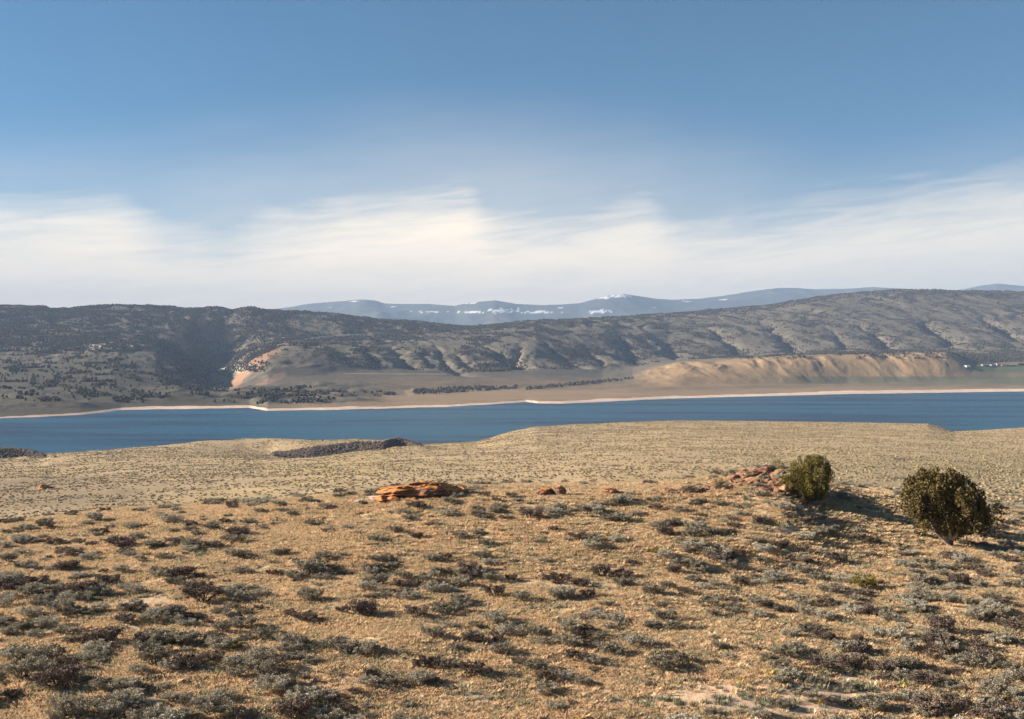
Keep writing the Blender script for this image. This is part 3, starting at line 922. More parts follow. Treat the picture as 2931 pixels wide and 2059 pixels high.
# denser in the gully floors
dip = z0 - z
den = np.where((Yp < 835) & (dip > 8), np.maximum(den, np.clip((dip - 9) / 26, 0, 0.6)), den)
okm = (RNG.uniform(0, 1, n) < den) & (z > -75.5)
x, y, z = x[okm], y[okm], z[okm]
s = RNG.uniform(2.0, 6.2, len(x))
scatter('juniper_woodland', [blob_proto('far_juniper', M_WOODS, 30 + i, 5, 3, 1.0, 0.35) for i in range(4)], np.stack([x, y, z], 1),
        np.stack([s, s, s * RNG.uniform(0.8, 1.1, len(x))], 1), RNG.uniform(0, 6.28, len(x)), 'dark juniper woodland scattered over the far hills', 'woodland')

# ------------------------------------------------------------------ grass and forbs of the near slope
def tuft_proto(name, mat, seed, nb, h, spread, w, lean=0.5):
    rg = np.random.default_rng(seed)
    co = []
    for i in range(nb):
        a = rg.uniform(0, 6.283); r0 = spread * math.sqrt(rg.uniform(0, 1)) * 0.55
        bx, by = r0 * math.cos(a), r0 * math.sin(a)
        hh = h * rg.uniform(0.5, 1.1); ln = lean * hh * rg.uniform(0.2, 1.0)
        a2 = a + rg.normal(0, 0.6)
        tx, ty = bx + ln * math.cos(a2), by + ln * math.sin(a2)
        wx, wy = -math.sin(a2 + rg.normal(0, 1)) * w, math.cos(a2) * w
        mx, my = (bx * 0.6 + tx * 0.4), (by * 0.6 + ty * 0.4)
        co += [(bx - wx, by - wy, -0.02), (bx + wx, by + wy, -0.02), (mx + wx * 0.8, my + wy * 0.8, hh * 0.6), (tx, ty, hh)]
    me = poly_mesh(name, np.array(co), 4)
    me.materials.append(mat)
    return bpy.data.objects.new(name, me)


def soil_mask(x, y, z):
    X = (x / y * F + 1465.5) / PS; Y = (1029.5 - z / y * F) / PS
    m = np.zeros(len(x))
    for X0, Y0, rx, ry in [(850, 1120, 85, 13), (1760, 1187, 38, 11), (1090, 1562, 60, 18), (1760, 1565, 330, 50), (1980, 1520, 200, 26), (300, 1350, 140, 14), (1330, 1310, 140, 10), (1700, 1125, 130, 14)]:
        m = np.maximum(m, sstep(1.1, 0.6, np.hypot((X - X0) / rx, (Y - Y0) / ry)))
    return m


def near_points(n, ylo, yhi, p=1.6):
    t = RNG.uniform(0, 1, n)
    y = (ylo ** p + (yhi ** p - ylo ** p) * t) ** (1 / p)
    x = RNG.uniform(-0.58, 0.58, n) * (y + 1.5)
    return x, y


x, y = near_points(85000, 25.5, 78, 1.5)
z = h_near(x, y)
keep = RNG.uniform(0, 1, len(x)) < np.clip(0.70 + 0.8 * fbm(x / 2.2, y / 2.6, 3, 701) - 0.62 * soil_mask(x, y, z), 0.04, 1)
x, y, z = x[keep], y[keep], z[keep]
s = RNG.uniform(0.6, 1.4, len(x)) * (0.9 + y / 90)
scatter('dry_grass', [tuft_proto('grass_tuft', M_GRASS, i, 60, 0.10, 0.26, 0.0055, 0.9) for i in range(5)], np.stack([x, y, z], 1), np.stack([s * 1.1, s * 1.1, s * 0.72], 1),
        RNG.uniform(0, 6.28, len(x)), 'straw coloured bunch grass covering the near slope', 'grass')

x, y = near_points(26000, 58, 300, 1.2)
X_ = (x / y * F + 1465.5) / PS
keep = (RNG.uniform(0, 1, len(x)) < sstep(320, 90, y)) & ((y > 76) | (X_ < 700))
x, y = x[keep], y[keep]
z = h_near(x, y)
s = RNG.uniform(0.8, 1.6, len(x)) * (1 + y / 120)
scatter('farther_dry_grass', [tuft_proto('grass_clump', M_GRASS, 70 + i, 30, 0.13, 0.26, 0.012, 0.9) for i in range(4)], np.stack([x, y, z], 1), np.stack([s * 1.2, s * 1.2, s * 0.6], 1),
        RNG.uniform(0, 6.28, len(x)), 'dry grass thinning out onto the bench', 'grass')

x, y = near_points(16000, 25.5, 75, 1.4)
z = h_near(x, y)
X_ = (x / y * F + 1465.5) / PS; Yp = (1029.5 - z / y * F) / PS
keep = RNG.uniform(0, 1, len(x)) < np.clip(0.20 + 0.9 * fbm(x / 3, y / 3, 3, 711) + 0.35 * sstep(1400, 1900, X_) + 0.25 * sstep(1450, 1600, Yp), 0.03, 1)
x, y, z = x[keep], y[keep], z[keep]
s = RNG.uniform(0.5, 1.25, len(x)) * (1 + y / 150)
scatter('low_herbs', [tuft_proto('herb', M_FORB, 20 + i, 60, 0.10, 0.24, 0.010, 0.7) for i in range(4)], np.stack([x, y, z], 1), np.stack([s, s, s], 1),
        RNG.uniform(0, 6.28, len(x)), 'low grey green herbs between the grass tufts', 'plants')
x, y = near_points(2200, 25.5, 62, 1.2)
z = h_near(x, y)
X_ = (x / y * F + 1465.5) / PS; Yp = (1029.5 - z / y * F) / PS
keep = RNG.uniform(0, 1, len(x)) < np.clip(0.12 + 0.9 * fbm(x / 5, y / 5, 2, 721) + 0.5 * sstep(1350, 1700, X_) * sstep(1380, 1440, Yp), 0.03, 1)
x, y, z = x[keep], y[keep], z[keep]
s = RNG.uniform(0.5, 1.1, len(x))
scatter('pale_wildflowers', [tuft_proto('blossom', M_FLOWER, 40 + i, 14, 0.16, 0.18, 0.013, 0.9) for i in range(3)], np.stack([x, y, z], 1), np.stack([s, s, s], 1),
        RNG.uniform(0, 6.28, len(x)), 'tiny pale and yellow wildflowers in the grass', 'wildflowers')

# ------------------------------------------------------------------ sagebrush, one object each
def tube(co, fs, pts, radii, seg=4):
    base = len(co)
    for i, (p, r) in enumerate(zip(pts, radii)):
        d = Vector(pts[min(i + 1, len(pts) - 1)]) - Vector(pts[max(i - 1, 0)])
        if d.length < 1e-6: d = Vector((0, 0, 1))
        d.normalize()
        a = d.cross(Vector((0.3, 0.9, 0.1))); a.normalize(); b = d.cross(a)
        for j in range(seg):
            t = 2 * math.pi * j / seg
            co.append(tuple(Vector(p) + (a * math.cos(t) + b * math.sin(t)) * r))
    for i in range(len(pts) - 1):
        for j in range(seg):
            k = base + i * seg
            fs.append((k + j, k + (j + 1) % seg, k + seg + (j + 1) % seg, k + seg + j))
    fs.append(tuple(base + (len(pts) - 1) * seg + j for j in range(seg)))


def leaf_cloud(rg, centers, radii, count, size, up=0.3):
    """many small leaf quads around centres"""
    C = np.repeat(centers, count, 0); Rr = np.repeat(radii, count)
    n = len(C)
    d = rg.normal(0, 1, (n, 3)); d /= np.linalg.norm(d, axis=1)[:, None]
    rad = Rr * rg.uniform(0.25, 1.0, n) ** 0.6
    P = C + d * rad[:, None] * np.array([1, 1, 1.15])
    ax = d + rg.normal(0, 0.5, (n, 3)) + np.array([0, 0, up]); ax /= np.linalg.norm(ax, axis=1)[:, None]
    sd = np.cross(ax, rg.normal(0, 1, (n, 3))); sd /= np.maximum(np.linalg.norm(sd, axis=1), 1e-6)[:, None]
    L = size * rg.uniform(0.6, 1.4, n)[:, None]; Wd = L * 0.38
    q = np.stack([P - sd * Wd * 0.4, P + ax * L * 0.5 - sd * Wd, P + ax * L, P + ax * L * 0.5 + sd * Wd], 1)
    return q.reshape(-1, 3)


def sage_meshes(seed, mat, twiggy=False, leaves=1.0):
    """unit sagebrush: about 1 wide and 0.62 high"""
    rg = np.random.default_rng(seed)
    co, fs = [], []
    tips = []
    nb = rg.integers(8, 12)
    for i in range(nb):
        a = 2 * math.pi * (i + rg.uniform(-0.3, 0.3)) / nb
        reach = rg.uniform(0.16, 0.40); h = 0.60 * math.sqrt(max(0.05, 1 - (reach / 0.5) ** 2)) * rg.uniform(0.7, 1.05)
        p0 = Vector((0.04 * math.cos(a), 0.04 * math.sin(a), -0.05))
        p1 = Vector((reach * 0.5 * math.cos(a), reach * 0.5 * math.sin(a), h * 0.35))
        p2 = Vector((reach * math.cos(a + 0.2), reach * math.sin(a + 0.2), h * 0.8))
        tube(co, fs, [p0, p1, p2], [0.020, 0.014, 0.007])
        tips.append((*p2, 0.085))
        for k in range(5):
            b = a + rg.uniform(-1.1, 1.1); st = p1.lerp(p2, rg.uniform(0.0, 0.9))
            e = st + Vector((math.cos(b) * rg.uniform(0.06, 0.20), math.sin(b) * rg.uniform(0.06, 0.20), rg.uniform(0.0, 0.20)))
            tube(co, fs, [st, (st + e) / 2 + Vector((0, 0, 0.015)), e], [0.008, 0.006, 0.004], 3)
            tips.append((*e, rg.uniform(0.04, 0.085)))
    st = raw_mesh('stem', co, fs); st.materials.append(M_TWIG if twiggy else M_STEM)
    tips = np.array(tips)
    if twiggy:
        tips = tips[rg.uniform(0, 1, len(tips)) < 0.45]
    q = leaf_cloud(rg, tips[:, :3], tips[:, 3], int(52 * leaves), 0.042, 0.7)
    fo = poly_mesh('foliage', q, 4); fo.materials.append(mat)
    return st, fo


KINDS = {}
for key, mt_, n_, tw, lv in (('g', M_SAGE, 5, False, 1.0), ('d', M_SAGE_D, 3, False, 0.9), ('s', M_SAGE_S, 2, False, 0.9), ('t', M_SAGE, 2, True, 0.7), ('y', M_RABBIT, 2, False, 1.0)):
    KINDS[key] = [sage_meshes(900 + 10 * i + ord(key), mt_, tw, lv) for i in range(n_)]

# (x, base row, width, kind) in three enlarged views of the photograph
VL = [(40,600,140),(140,640,120),(40,780,190,'d'),(215,750,160,'d'),(150,805,110),(420,655,150,'d'),(680,745,170,'d'),(340,795,120),(520,815,190,'d'),(620,825,150),(650,785,80),(380,930,190),(480,935,120),
      (860,925,150,'d'),(760,500,190,'d'),(890,450,80),(1000,505,120),(1130,480,130),(1250,505,130),(1380,500,100),(1530,430,140,'d'),(1480,305,60),(1330,330,50),(1620,350,80),(1830,268,70),(1900,295,80),(2040,365,130),
      (2130,400,80),(1530,570,140),(1830,560,110,'d'),(2010,690,210),(1900,710,130),(1170,695,180,'d'),(1290,700,80,'d'),(1300,870,230,'d'),(1250,800,170,'g'),(1130,745,120),(2010,860,150),(1570,675,120),(1470,735,60,'d'),
      (1550,780,90),(1110,1000,140),(1245,975,120,'d'),(1430,935,110),(1590,945,100),(1440,1060,140),(1980,990,140,'d'),(2080,1000,80,'d'),(60,1080,110),(210,1000,110,'y'),(650,1145,230,'d'),(500,1050,70),(230,1255,270),
      (90,1230,190,'g'),(420,1310,160,'d'),(990,1275,200,'g'),(1200,1295,220,'d'),(1380,1245,160,'d'),(1530,1260,110,'d'),(340,1430,270,'d'),(120,1375,260,'g'),(660,1450,210),(910,1450,100,'d'),(780,1510,110,'d'),
      (430,1620,230,'g'),(60,1490,130,'d'),(1690,1330,190),(1820,1420,170),(1970,1500,180,'g'),(1190,1500,120),(1430,1510,160,'s'),(1910,1625,240,'d'),(1550,1620,150),(1600,1115,110),(2230,1200,130),(1880,1185,150,'s'),
      (1500,1170,120,'y'),(1130,1130,90),(690,1600,150,'s'),(460,435,60),(630,435,70),(400,485,90),(500,480,80),(1240,395,90),(280,1010,90),(1700,370,60),(850,380,110,'s'),(1100,345,130,'s'),(610,330,110,'s'),(2240,680,90),
      (180,560,60),(560,575,70),(1060,580,110),(930,600,60),(2230,560,60),(1340,1090,90,'t'),(2120,1170,130,'t'),(2230,930,90,'d')]
VC = [(60,415,60),(170,465,100),(300,405,100),(440,445,80,'d'),(720,435,90),(830,415,70),(890,485,100),(1180,320,170,'d'),(1010,318,80),(970,247,80),(1310,285,90),(1500,458,130,'d'),(1590,488,100),(1980,205,100,'g'),(1780,335,120),
      (2060,425,120,'d'),(2040,375,100),(2240,440,130,'g'),(2250,495,100,'d'),(200,600,150),(255,645,80,'d'),(150,670,130,'d'),(610,680,120,'d'),(740,628,50),(860,578,110),(1055,718,90,'d'),(750,718,80),(190,745,140),(330,768,120,'d'),
      (140,838,100),(230,828,90),(560,800,150,'s'),(660,800,110,'s'),(80,950,180,'d'),(430,965,170,'d'),(640,940,200),(730,895,120),(950,825,150,'d'),(1350,740,170,'d'),(1500,762,120,'d'),(1650,700,150,'d'),(1770,705,150,'d'),(1790,765,150),
      (1560,830,110,'d'),(1400,840,150,'s'),(1680,885,90),(1990,810,130),(2080,768,100),(2120,668,100,'d'),(2210,612,90),(1540,970,100,'t'),(1420,1015,110),(2040,900,90),(2060,975,150),(1975,1035,120,'d'),(2130,1045,130),
      (540,1090,150),(660,1030,110,'s'),(810,1130,150,'d'),(820,1025,90),(1290,1140,130),(1430,1150,150),(1510,1110,120,'d'),(70,1210,230,'g'),(180,1200,120,'g'),(500,1300,170,'d'),(640,1290,150,'g'),(800,1350,180,'d'),(880,1330,110,'g'),
      (130,1355,110,'d'),(1000,1200,140),(340,1195,90),(1220,1310,170,'g'),(1290,1395,150,'d'),(460,1410,170,'s'),(640,1430,90),(1690,1165,80,'d'),(240,1440,110,'t'),(1880,1365,60),(1970,1410,80,'g'),(600,1600,80),(350,1420,100),
      (700,1180,100),(1060,600,60),(1280,600,90),(580,360,60),(960,1010,60),(1840,615,70,'d'),(1770,1000,80,'t'),(1230,480,90,'t'),(540,600,130),(1620,270,60),(700,850,90),(1830,500,40),(1990,540,80,'y'),(1240,1395,70,'y'),(30,1460,90,'d')]
VR = [(150,330,80),(370,318,100),(560,355,110,'d'),(390,378,90,'d'),(150,405,150,'g'),(250,420,120,'g'),(150,488,150,'d'),(370,415,90,'d'),(1040,388,90),(970,317,70),(1090,338,60),(550,478,90),(700,510,130,'d'),(1300,488,120,'d'),
      (1210,407,70),(290,570,170,'g'),(340,590,130,'d'),(570,600,90),(990,560,110),(1060,610,140,'d'),(830,670,140),(170,670,120),(600,680,120),(440,750,110,'d'),(340,780,80),(1010,800,130),(1110,785,80),(1340,740,60,'d'),(1480,687,60),
      (1600,768,100),(1870,750,140,'d'),(2010,770,120),(1970,697,50),(2100,450,130,'d'),(1640,860,120),(1780,860,150),(1560,888,80,'d'),(2200,770,120),(620,885,70),(700,930,110,'d'),(860,940,130),(260,948,90),(380,930,100),(960,960,110),
      (1120,895,90),(1290,950,120,'d'),(1390,940,110),(2010,970,140),(1770,1060,180,'d'),(890,1060,150),(1000,1100,100,'d'),(770,1090,120,'s'),(1340,1090,120,'s'),(1330,1140,90,'t'),(820,1200,110),(520,1165,80,'g'),(300,1170,100),
      (1200,1115,90,'d'),(1740,1160,180,'d'),(1540,1155,80,'d'),(2190,1130,150),(1130,1190,170,'s'),(700,1300,150),(1170,1300,180,'d'),(1060,1270,130,'g'),(1430,1305,110),(1550,1300,180,'g'),(1650,1415,190,'d'),(1520,1370,150,'g'),
      (1790,1340,120,'d'),(2010,1300,210,'t'),(700,1395,110),(860,1385,110),(960,1395,90),(800,1455,70,'g'),(700,1550,140,'g'),(1190,1500,60,'g'),(1560,1510,150,'s'),(1420,1500,110),(1830,1435,120,'s'),(260,1600,100,'g'),(430,1590,80,'g'),
      (2220,1610,190,'d'),(1640,1610,120),(1740,1612,120,'d'),(150,1375,70,'g'),(2100,1400,110,'s'),(70,1560,60,'g'),(1270,560,90),(1650,620,110),(1900,650,80,'g'),(2200,600,80),(1500,560,80),(2150,1010,120),(1930,880,110),(2080,850,110),
      (1480,1000,90),(1250,780,160,'y'),(250,1270,80,'g'),(1880,1250,100),(2180,1300,110),(2050,1530,140,'s'),(130,640,100,'d')]
BUSH = []
for lst, ox in ((VL, 0), (VC, 1000), (VR, 1931)):
    for b in lst:
        zx, zy, w = b[:3]; kd = b[3] if len(b) > 3 else 'g'
        BUSH.append(((ox + zx * 0.4396) / PS, (1350 + zy * 0.4396) / PS, w * 0.4396 / PS, kd))
# drop those that would sit on one another at the seam of the views
uniq = []
for b in BUSH:
    if all(abs(b[0] - c[0]) > 12 or abs(b[1] - c[1]) > 5 for c in uniq):
        uniq.append(b)
BUSH = uniq[:296]
ONES = 'zero one two three four five six seven eight nine ten eleven twelve thirteen fourteen fifteen sixteen seventeen eighteen nineteen'.split()
TENS = ' - twenty thirty forty fifty sixty seventy eighty ninety'.split(' ')[1:]


def word(n):
    n = int(n)
    if n < 20: return ONES[n]
    return TENS[n // 10 - 1] + ('-' + ONES[n % 10] if n % 10 else '')


USED = set()


def place_words(X, Y):
    a = min(99, max(0, int(X / 2296 * 100))); b = min(99, max(0, int(Y / 1613 * 100)))
    while (a, b) in USED:
        b = b + 1 if b < 99 else b - 3
    USED.add((a, b))
    return f'{word(a)} percent across, {word(b)} percent down'


bx = np.array([b[0] for b in BUSH]); by = np.array([min(b[1], 1680) for b in BUSH])
hd, _ = raycast(lambda x, y: h_near(x, y), bx, by, 24, 200, 700)
TONE = {'g': 'grey-green', 'd': 'dark', 's': 'silvery', 't': 'twiggy', 'y': 'yellowish'}
hz = h_near(pu(bx) * hd, hd)
for i, (X0, Y0, w, kd) in enumerate(BUSH):
    d = hd[i]; wid = w * PS / F * d * 1.24
    px_, py_ = pu(X0) * d, d
    st, fo = KINDS[kd][i % len(KINDS[kd])]
    o = bpy.data.objects.new('sagebrush' if kd != 'y' else 'rabbitbrush', None)
    COL.objects.link(o)
    o.empty_display_size = 0.2
    o.location = (px_, py_ + wid * 0.25, hz[i] - 0.02)
    hgt = random.uniform(0.58, 0.88) * min(1.0, 0.62 + 0.45 / max(wid, 0.3)) * wid
    o.scale = (wid, wid * random.uniform(0.7, 0.9), hgt)
    o.rotation_euler = (0, 0, random.choice((0, math.pi)) + random.uniform(-0.35, 0.35))
    for nm, me in (('stem', st), ('foliage', fo)):
        c = bpy.data.objects.new(nm, me); COL.objects.link(c); c.parent = o
    size = 'large' if wid > 1.15 else 'broad' if wid > 0.85 else 'middling' if wid > 0.55 else 'small'
    tag(o, f'{size} {TONE[kd]} {"sagebrush" if kd != "y" else "rabbitbrush"}, {place_words(X0, Y0 - w * 0.25)}', 'shrub', 'sagebrush on the near slope')

# small unlisted brush between them
x, y = near_points(30000, 25.5, 240, 1.25)
z = h_near(x, y)
keep = RNG.uniform(0, 1, len(x)) < np.clip(0.36 + 1.3 * fbm(x / 6, y / 6, 3, 731) + 0.45 * sstep(700, 200, (x / y * F + 1465.5) / PS) * sstep(62, 48, y) + 0.45 * sstep(1350, 2150, (x / y * F + 1465.5) / PS) - 0.8 * soil_mask(x, y, z), 0.02, 1)
x, y, z = x[keep], y[keep], z[keep]
s = 0.12 + RNG.uniform(0, 1.0, len(x)) ** 2.6 * 0.95
protos = []
for k in ('g', 's', 'd', 'g'):
    for st, fo in KINDS[k][:1]:
        co = np.zeros(len(fo.vertices) * 3, np.float32); fo.vertices.foreach_get('co', co)
        m2 = poly_mesh('scrub', co.reshape(-1, 3), 4); m2.materials.append(fo.materials[0])
        protos.append(bpy.data.objects.new('scrub', m2))
scatter('low_scrub', protos, np.stack([x, y, z], 1), np.stack([s * 1.15, s * 1.15, s * 0.75], 1), RNG.uniform(0, 6.28, len(x)), 'knee high scrub scattered through the grass', 'scrub')

# ------------------------------------------------------------------ rocks
def rock_mesh(name, seed, sub=3, cuts=9, rough=0.06, sx=1, sy=1, sz=1):
    """angular boulder about 1 across: a sphere shaved by planes, then weathered"""
    import bmesh
    rg = np.random.default_rng(seed)
    bm = bmesh.new()
    bmesh.ops.create_icosphere(bm, subdivisions=sub, radius=0.5)
    P = np.array([v.co[:] for v in bm.verts])
    for k in range(cuts):
        nrm = rg.normal(0, 1, 3); nrm[2] = abs(nrm[2]) * 0.8 if k % 2 else nrm[2]; nrm /= np.linalg.norm(nrm)
        h = rg.uniform(0.26, 0.42)
        dd = P @ nrm - h
        P = P - np.clip(dd, 0, None)[:, None] * nrm[None, :] * 0.95
    nn = fbm(P[:, 0] * 5 + seed, P[:, 1] * 5 + P[:, 2] * 3, 3, seed) * rough
    P = P * (1 + nn[:, None] * 2)
    lay = np.floor((P[:, 2] + 0.5) * 9 + 0.8 * noise2(P[:, 0] * 3 + seed, P[:, 1] * 3, 5))
    P[:, :2] *= (1 + 0.07 * np.sin(lay * 2.4 + seed))[:, None]
    P *= np.array([sx, sy, sz])
    for v, p in zip(bm.verts, P):
        v.co = p
    me = bpy.data.meshes.new(name); bm.to_mesh(me); bm.free()
    return me


def ground_at(X, Y, lo=24, hi=200):
    d, _ = raycast(lambda x, y: h_near(x, y), [X], [Y], lo, hi, 900)
    d = float(d[0]); x = float(pu(X)) * d
    return x, d, float(h_near([x], [d])[0])


def px2m(w, d):
    return w * PS / F * d


# the lichen-capped outcrop
ox_, oy_, oz_ = ground_at(945, 1117.5)
ou = bpy.data.objects.new('rock_outcrop', None); COL.objects.link(ou); ou.location = (ox_, oy_ + 0.6, oz_)
tag(ou, 'long low rock outcrop capped with bright orange lichen on the crest', 'rock outcrop')
S_ = px2m(1, oy_)
parts = [  # X offset, height, width, depth, tall (picture px)
    (-48, 24, 110, 2.2, 20, -4), (5, 22, 100, 2.4, 28, 1), (50, 21, 84, 2.4, 30, 4), (82, 12, 62, 2.0, 26, 9), (-20, 12, 90, 2.8, 20, 0)]
for i, (dxp, hp, wp, dep, tp, tilt) in enumerate(parts):
    me = rock_mesh('cap_rock', 50 + i, 4, 10, 0.07, px2m(wp, oy_) * 1.1, dep * 0.8, px2m(tp, oy_) * 1.75)
    c = link('cap_rock', me, M_LICHEN, ou)
    c.location = (dxp * S_, random.uniform(-0.3, 0.3), hp * S_ - 0.25)
    c.rotation_euler = (R(-6), R(tilt), R(random.uniform(-8, 8)))
for i, (dxp, hp, wp) in enumerate([(-90, 4, 30), (-60, 6, 34), (-20, 5, 32), (30, 5, 36), (70, 5, 30), (98, 4, 22)]):
    c = link('loose_block', rock_mesh('loose_block', 80 + i, 3, 9, 0.06, px2m(wp, oy_), 1.0, px2m(14, oy_)), M_LICHEN, ou)
    c.location = (dxp * S_, -0.9, hp * S_ - 0.15)
    c.rotation_euler = (0, 0, random.uniform(0, 3))
# smaller outcrops along the crest
for (X0, Y0, w, h, lab) in [(1222, 1112, 46, 17, 'dark low rock mound between the orange outcrop and the small knob'), (1256, 1113, 34, 17, 'dark rounded rock at the end of the low mound'),
                            (1372, 1110, 34, 14, 'small dark reddish rock knob alone on the crest'), (1190, 1110, 30, 6, 'flat pinkish rock slab left of the dark mound'),
                            (100, 1096, 40, 9, 'lone dark rock on the bench near the left edge')]:
    if X0 == 100:
        x, d, z = ground_at(X0, Y0, 100, 900)
    else:
        x, d, z = ground_at(X0, Y0)
    o = link('rock', rock_mesh('rock', int(X0), 4, 10, 0.08, px2m(w, d) * 1.3, px2m(w, d), px2m(h, d) * 2.3), M_LICHEN)
    o.location = (x, d + 0.3, z + px2m(h, d) * 0.15)
    o.rotation_euler = (0, R(8), R(random.uniform(-20, 20)))
    tag(o, lab, 'rock')
# rubble under the junipers
rb = []
rr = random.Random(5)
protos_r = [rock_mesh('boulder', 200 + i, 3, 10, 0.07, 1, rr.uniform(0.7, 1), rr.uniform(0.55, 0.8)) for i in range(9)]
for p in protos_r:
    p.materials.append(M_ROCK)
spots = []
for i in range(130):
    X0 = 1455 + 325 * rr.random() ** 0.8
    topr = float(I(X0, CREST)); low_ = topr + 12 + 22 * (X0 - 1490) / 290
    Y0 = topr - 2 + (low_ - topr) * rr.random() ** 0.8
    w = rr.uniform(7, 17) * (0.85 + 0.5 * (X0 - 1490) / 290)
    spots.append((X0, Y0, w))
spots += [(1672, 1073, 34), (1700, 1068, 40), (1728, 1070, 44), (1750, 1074, 38), (1690, 1085, 26), (1650, 1076, 28), (1740, 1092, 24), (1762, 1108, 26), (1745, 1108, 22), (1720, 1106, 26), (1790, 1128, 20), (1505, 1108, 26), (1495, 1105, 18),
          (1765, 1085, 34), (1775, 1100, 30), (1540, 1100, 20), (1800, 1130, 24), (1815, 1136, 18), (1775, 1135, 18), (1800, 1165, 14), (1795, 1150, 12)]
# the reddish stones by the second juniper
spots += [(2150, 1222, 16), (2185, 1225, 18), (2205, 1226, 22), (2060, 1212, 12), (2085, 1228, 10)]
sx_ = np.array([s[0] for s in spots]); sy_ = np.array([s[1] for s in spots])
sd_, _ = raycast(lambda x, y: h_near(x, y), sx_, sy_, 24, 120, 900)
sz_ = h_near(pu(sx_) * sd_, sd_)
for i, (X0, Y0, w) in enumerate(spots):
    d = float(min(sd_[i], 62.5)); wm = px2m(w, d) * 1.35
    o = bpy.data.objects.new('boulder', protos_r[i % 9]); COL.objects.link(o)
    o.location = (float(pu(X0)) * d, d + wm * 0.2, float(h_near([float(pu(X0)) * d], [d])[0]) + wm * 0.16)
    o.scale = (wm, wm, wm * rr.uniform(0.8, 1.1)); o.rotation_euler = (rr.uniform(-0.3, 0.3), rr.uniform(-0.3, 0.3), rr.uniform(0, 6.28))
    tag(o, f'{"large" if w > 24 else "small"} reddish boulder, {place_words(X0, Y0)}', 'boulder', 'reddish boulders beside the junipers')

# ------------------------------------------------------------------ junipers
def juniper(X0, Yb, wpx, hpx, seed, label, mat, trunk_px=0.12, shape='round', greywood=False, ncl=260, dback=None, leafn=95):
    rg = np.random.default_rng(seed)
    x, d, z = ground_at(X0, Yb) if dback is None else (float(pu(X0)) * dback, dback, float(h_near([float(pu(X0)) * dback], [dback])[0]))
    Wm, Hm = px2m(wpx, d), px2m(hpx, d)
    root = bpy.data.objects.new('juniper_tree', None); COL.objects.link(root); root.location = (x, d, z - 0.05)
    tag(root, label, 'juniper tree')
    zb = Hm * trunk_px
    # crown envelope: radius against relative height
    def env(t):
        if shape == 'round':
            return (math.sin(math.pi * min(1, max(0, t)) ** 0.80) ** 0.55) if 0 < t < 1 else 0
        return (math.sin(math.pi * min(1, max(0, t * 0.97 + 0.005)) ** 0.90) ** 0.75)
    C, Rd = [], []
    for i in range(ncl):
        t = rg.uniform(0.02, 0.97); a = rg.uniform(0, 6.283)
        lump = 1 + 0.16 * math.sin(3 * a + 5 * t + seed) + 0.12 * math.sin(7 * a - 9 * t) + rg.normal(0, 0.09)
        rr_ = env(t) * Wm * 0.5 * lump * (0.55 + 0.45 * rg.uniform(0, 1) ** 0.4)
        cx = Wm * ((0.16 * (t - 0.35)) if shape == 'round' else (0.10 - 0.22 * t))
        C.append((cx + rr_ * math.cos(a) * 0.92, rr_ * math.sin(a) * 0.85, zb + t * (Hm - zb) * (1 - 0.05) - 0.05))
        Rd.append(Wm * rg.uniform(0.05, 0.09))
    C = np.array(C); Rd = np.array(Rd)
    # vertical plumes: each clump is a stack of three
    C2 = np.concatenate([C, C + np.array([0, 0, 1]) * Rd[:, None] * 1.1, C - np.array([0, 0, 1]) * Rd[:, None] * 0.9])
    C2[:, 2] = np.minimum(C2[:, 2], Hm * rg.uniform(0.9, 1.0, len(C2)))
    R2 = np.concatenate([Rd, Rd * 0.62, Rd * 0.8])
    q = leaf_cloud(rg, C2, R2, leafn // 3, Wm * 0.024, 0.9)
    cr = poly_mesh('crown', q, 4)
    link('crown', cr, mat, root)
    # trunk
    co, fs = [], []
    r0 = Wm * 0.035
    pts = [Vector((0, 0, -0.15)), Vector((0.02, 0, zb * 0.5)), Vector((0.05 * Wm, 0, zb * 1.3)), Vector((0.03 * Wm, 0, Hm * 0.5)), Vector((0, 0, Hm * 0.85))]
    tube(co, fs, pts, [r0 * 1.3, r0, r0 * 0.8, r0 * 0.45, r0 * 0.15], 7)
    link('trunk', raw_mesh('trunk', co, fs, True), M_BARK, root)
    nl = 7
    for i in range(nl):
        a = 2 * math.pi * i / nl + rg.uniform(-0.3, 0.3)
        if greywood and i < 5:
            a = (math.pi + rg.uniform(-0.9, 0.9)) if i % 2 else rg.uniform(-0.9, 0.9)
        co, fs = [], []
        h0 = zb * rg.uniform(0.1, 0.6); le = Wm * rg.uniform(0.22, 0.36)
        p0 = Vector((0, 0, h0)); p1 = Vector((math.cos(a) * le * 0.45, math.sin(a) * le * 0.4, h0 + Hm * 0.13)); p2 = Vector((math.cos(a) * le, math.sin(a) * le * 0.8, h0 + Hm * rg.uniform(0.32, 0.5)))
        rr_ = r0 * (0.7 if greywood else 0.42)
        tube(co, fs, [p0, p1, (p1 + p2) / 2 + Vector((0, 0, 0.05)), p2], [rr_, rr_ * 0.8, rr_ * 0.55, rr_ * 0.25], 5)
        link('limb', raw_mesh('limb', co, fs, True), M_GREYWOOD if greywood else M_BARK, root)
    return root


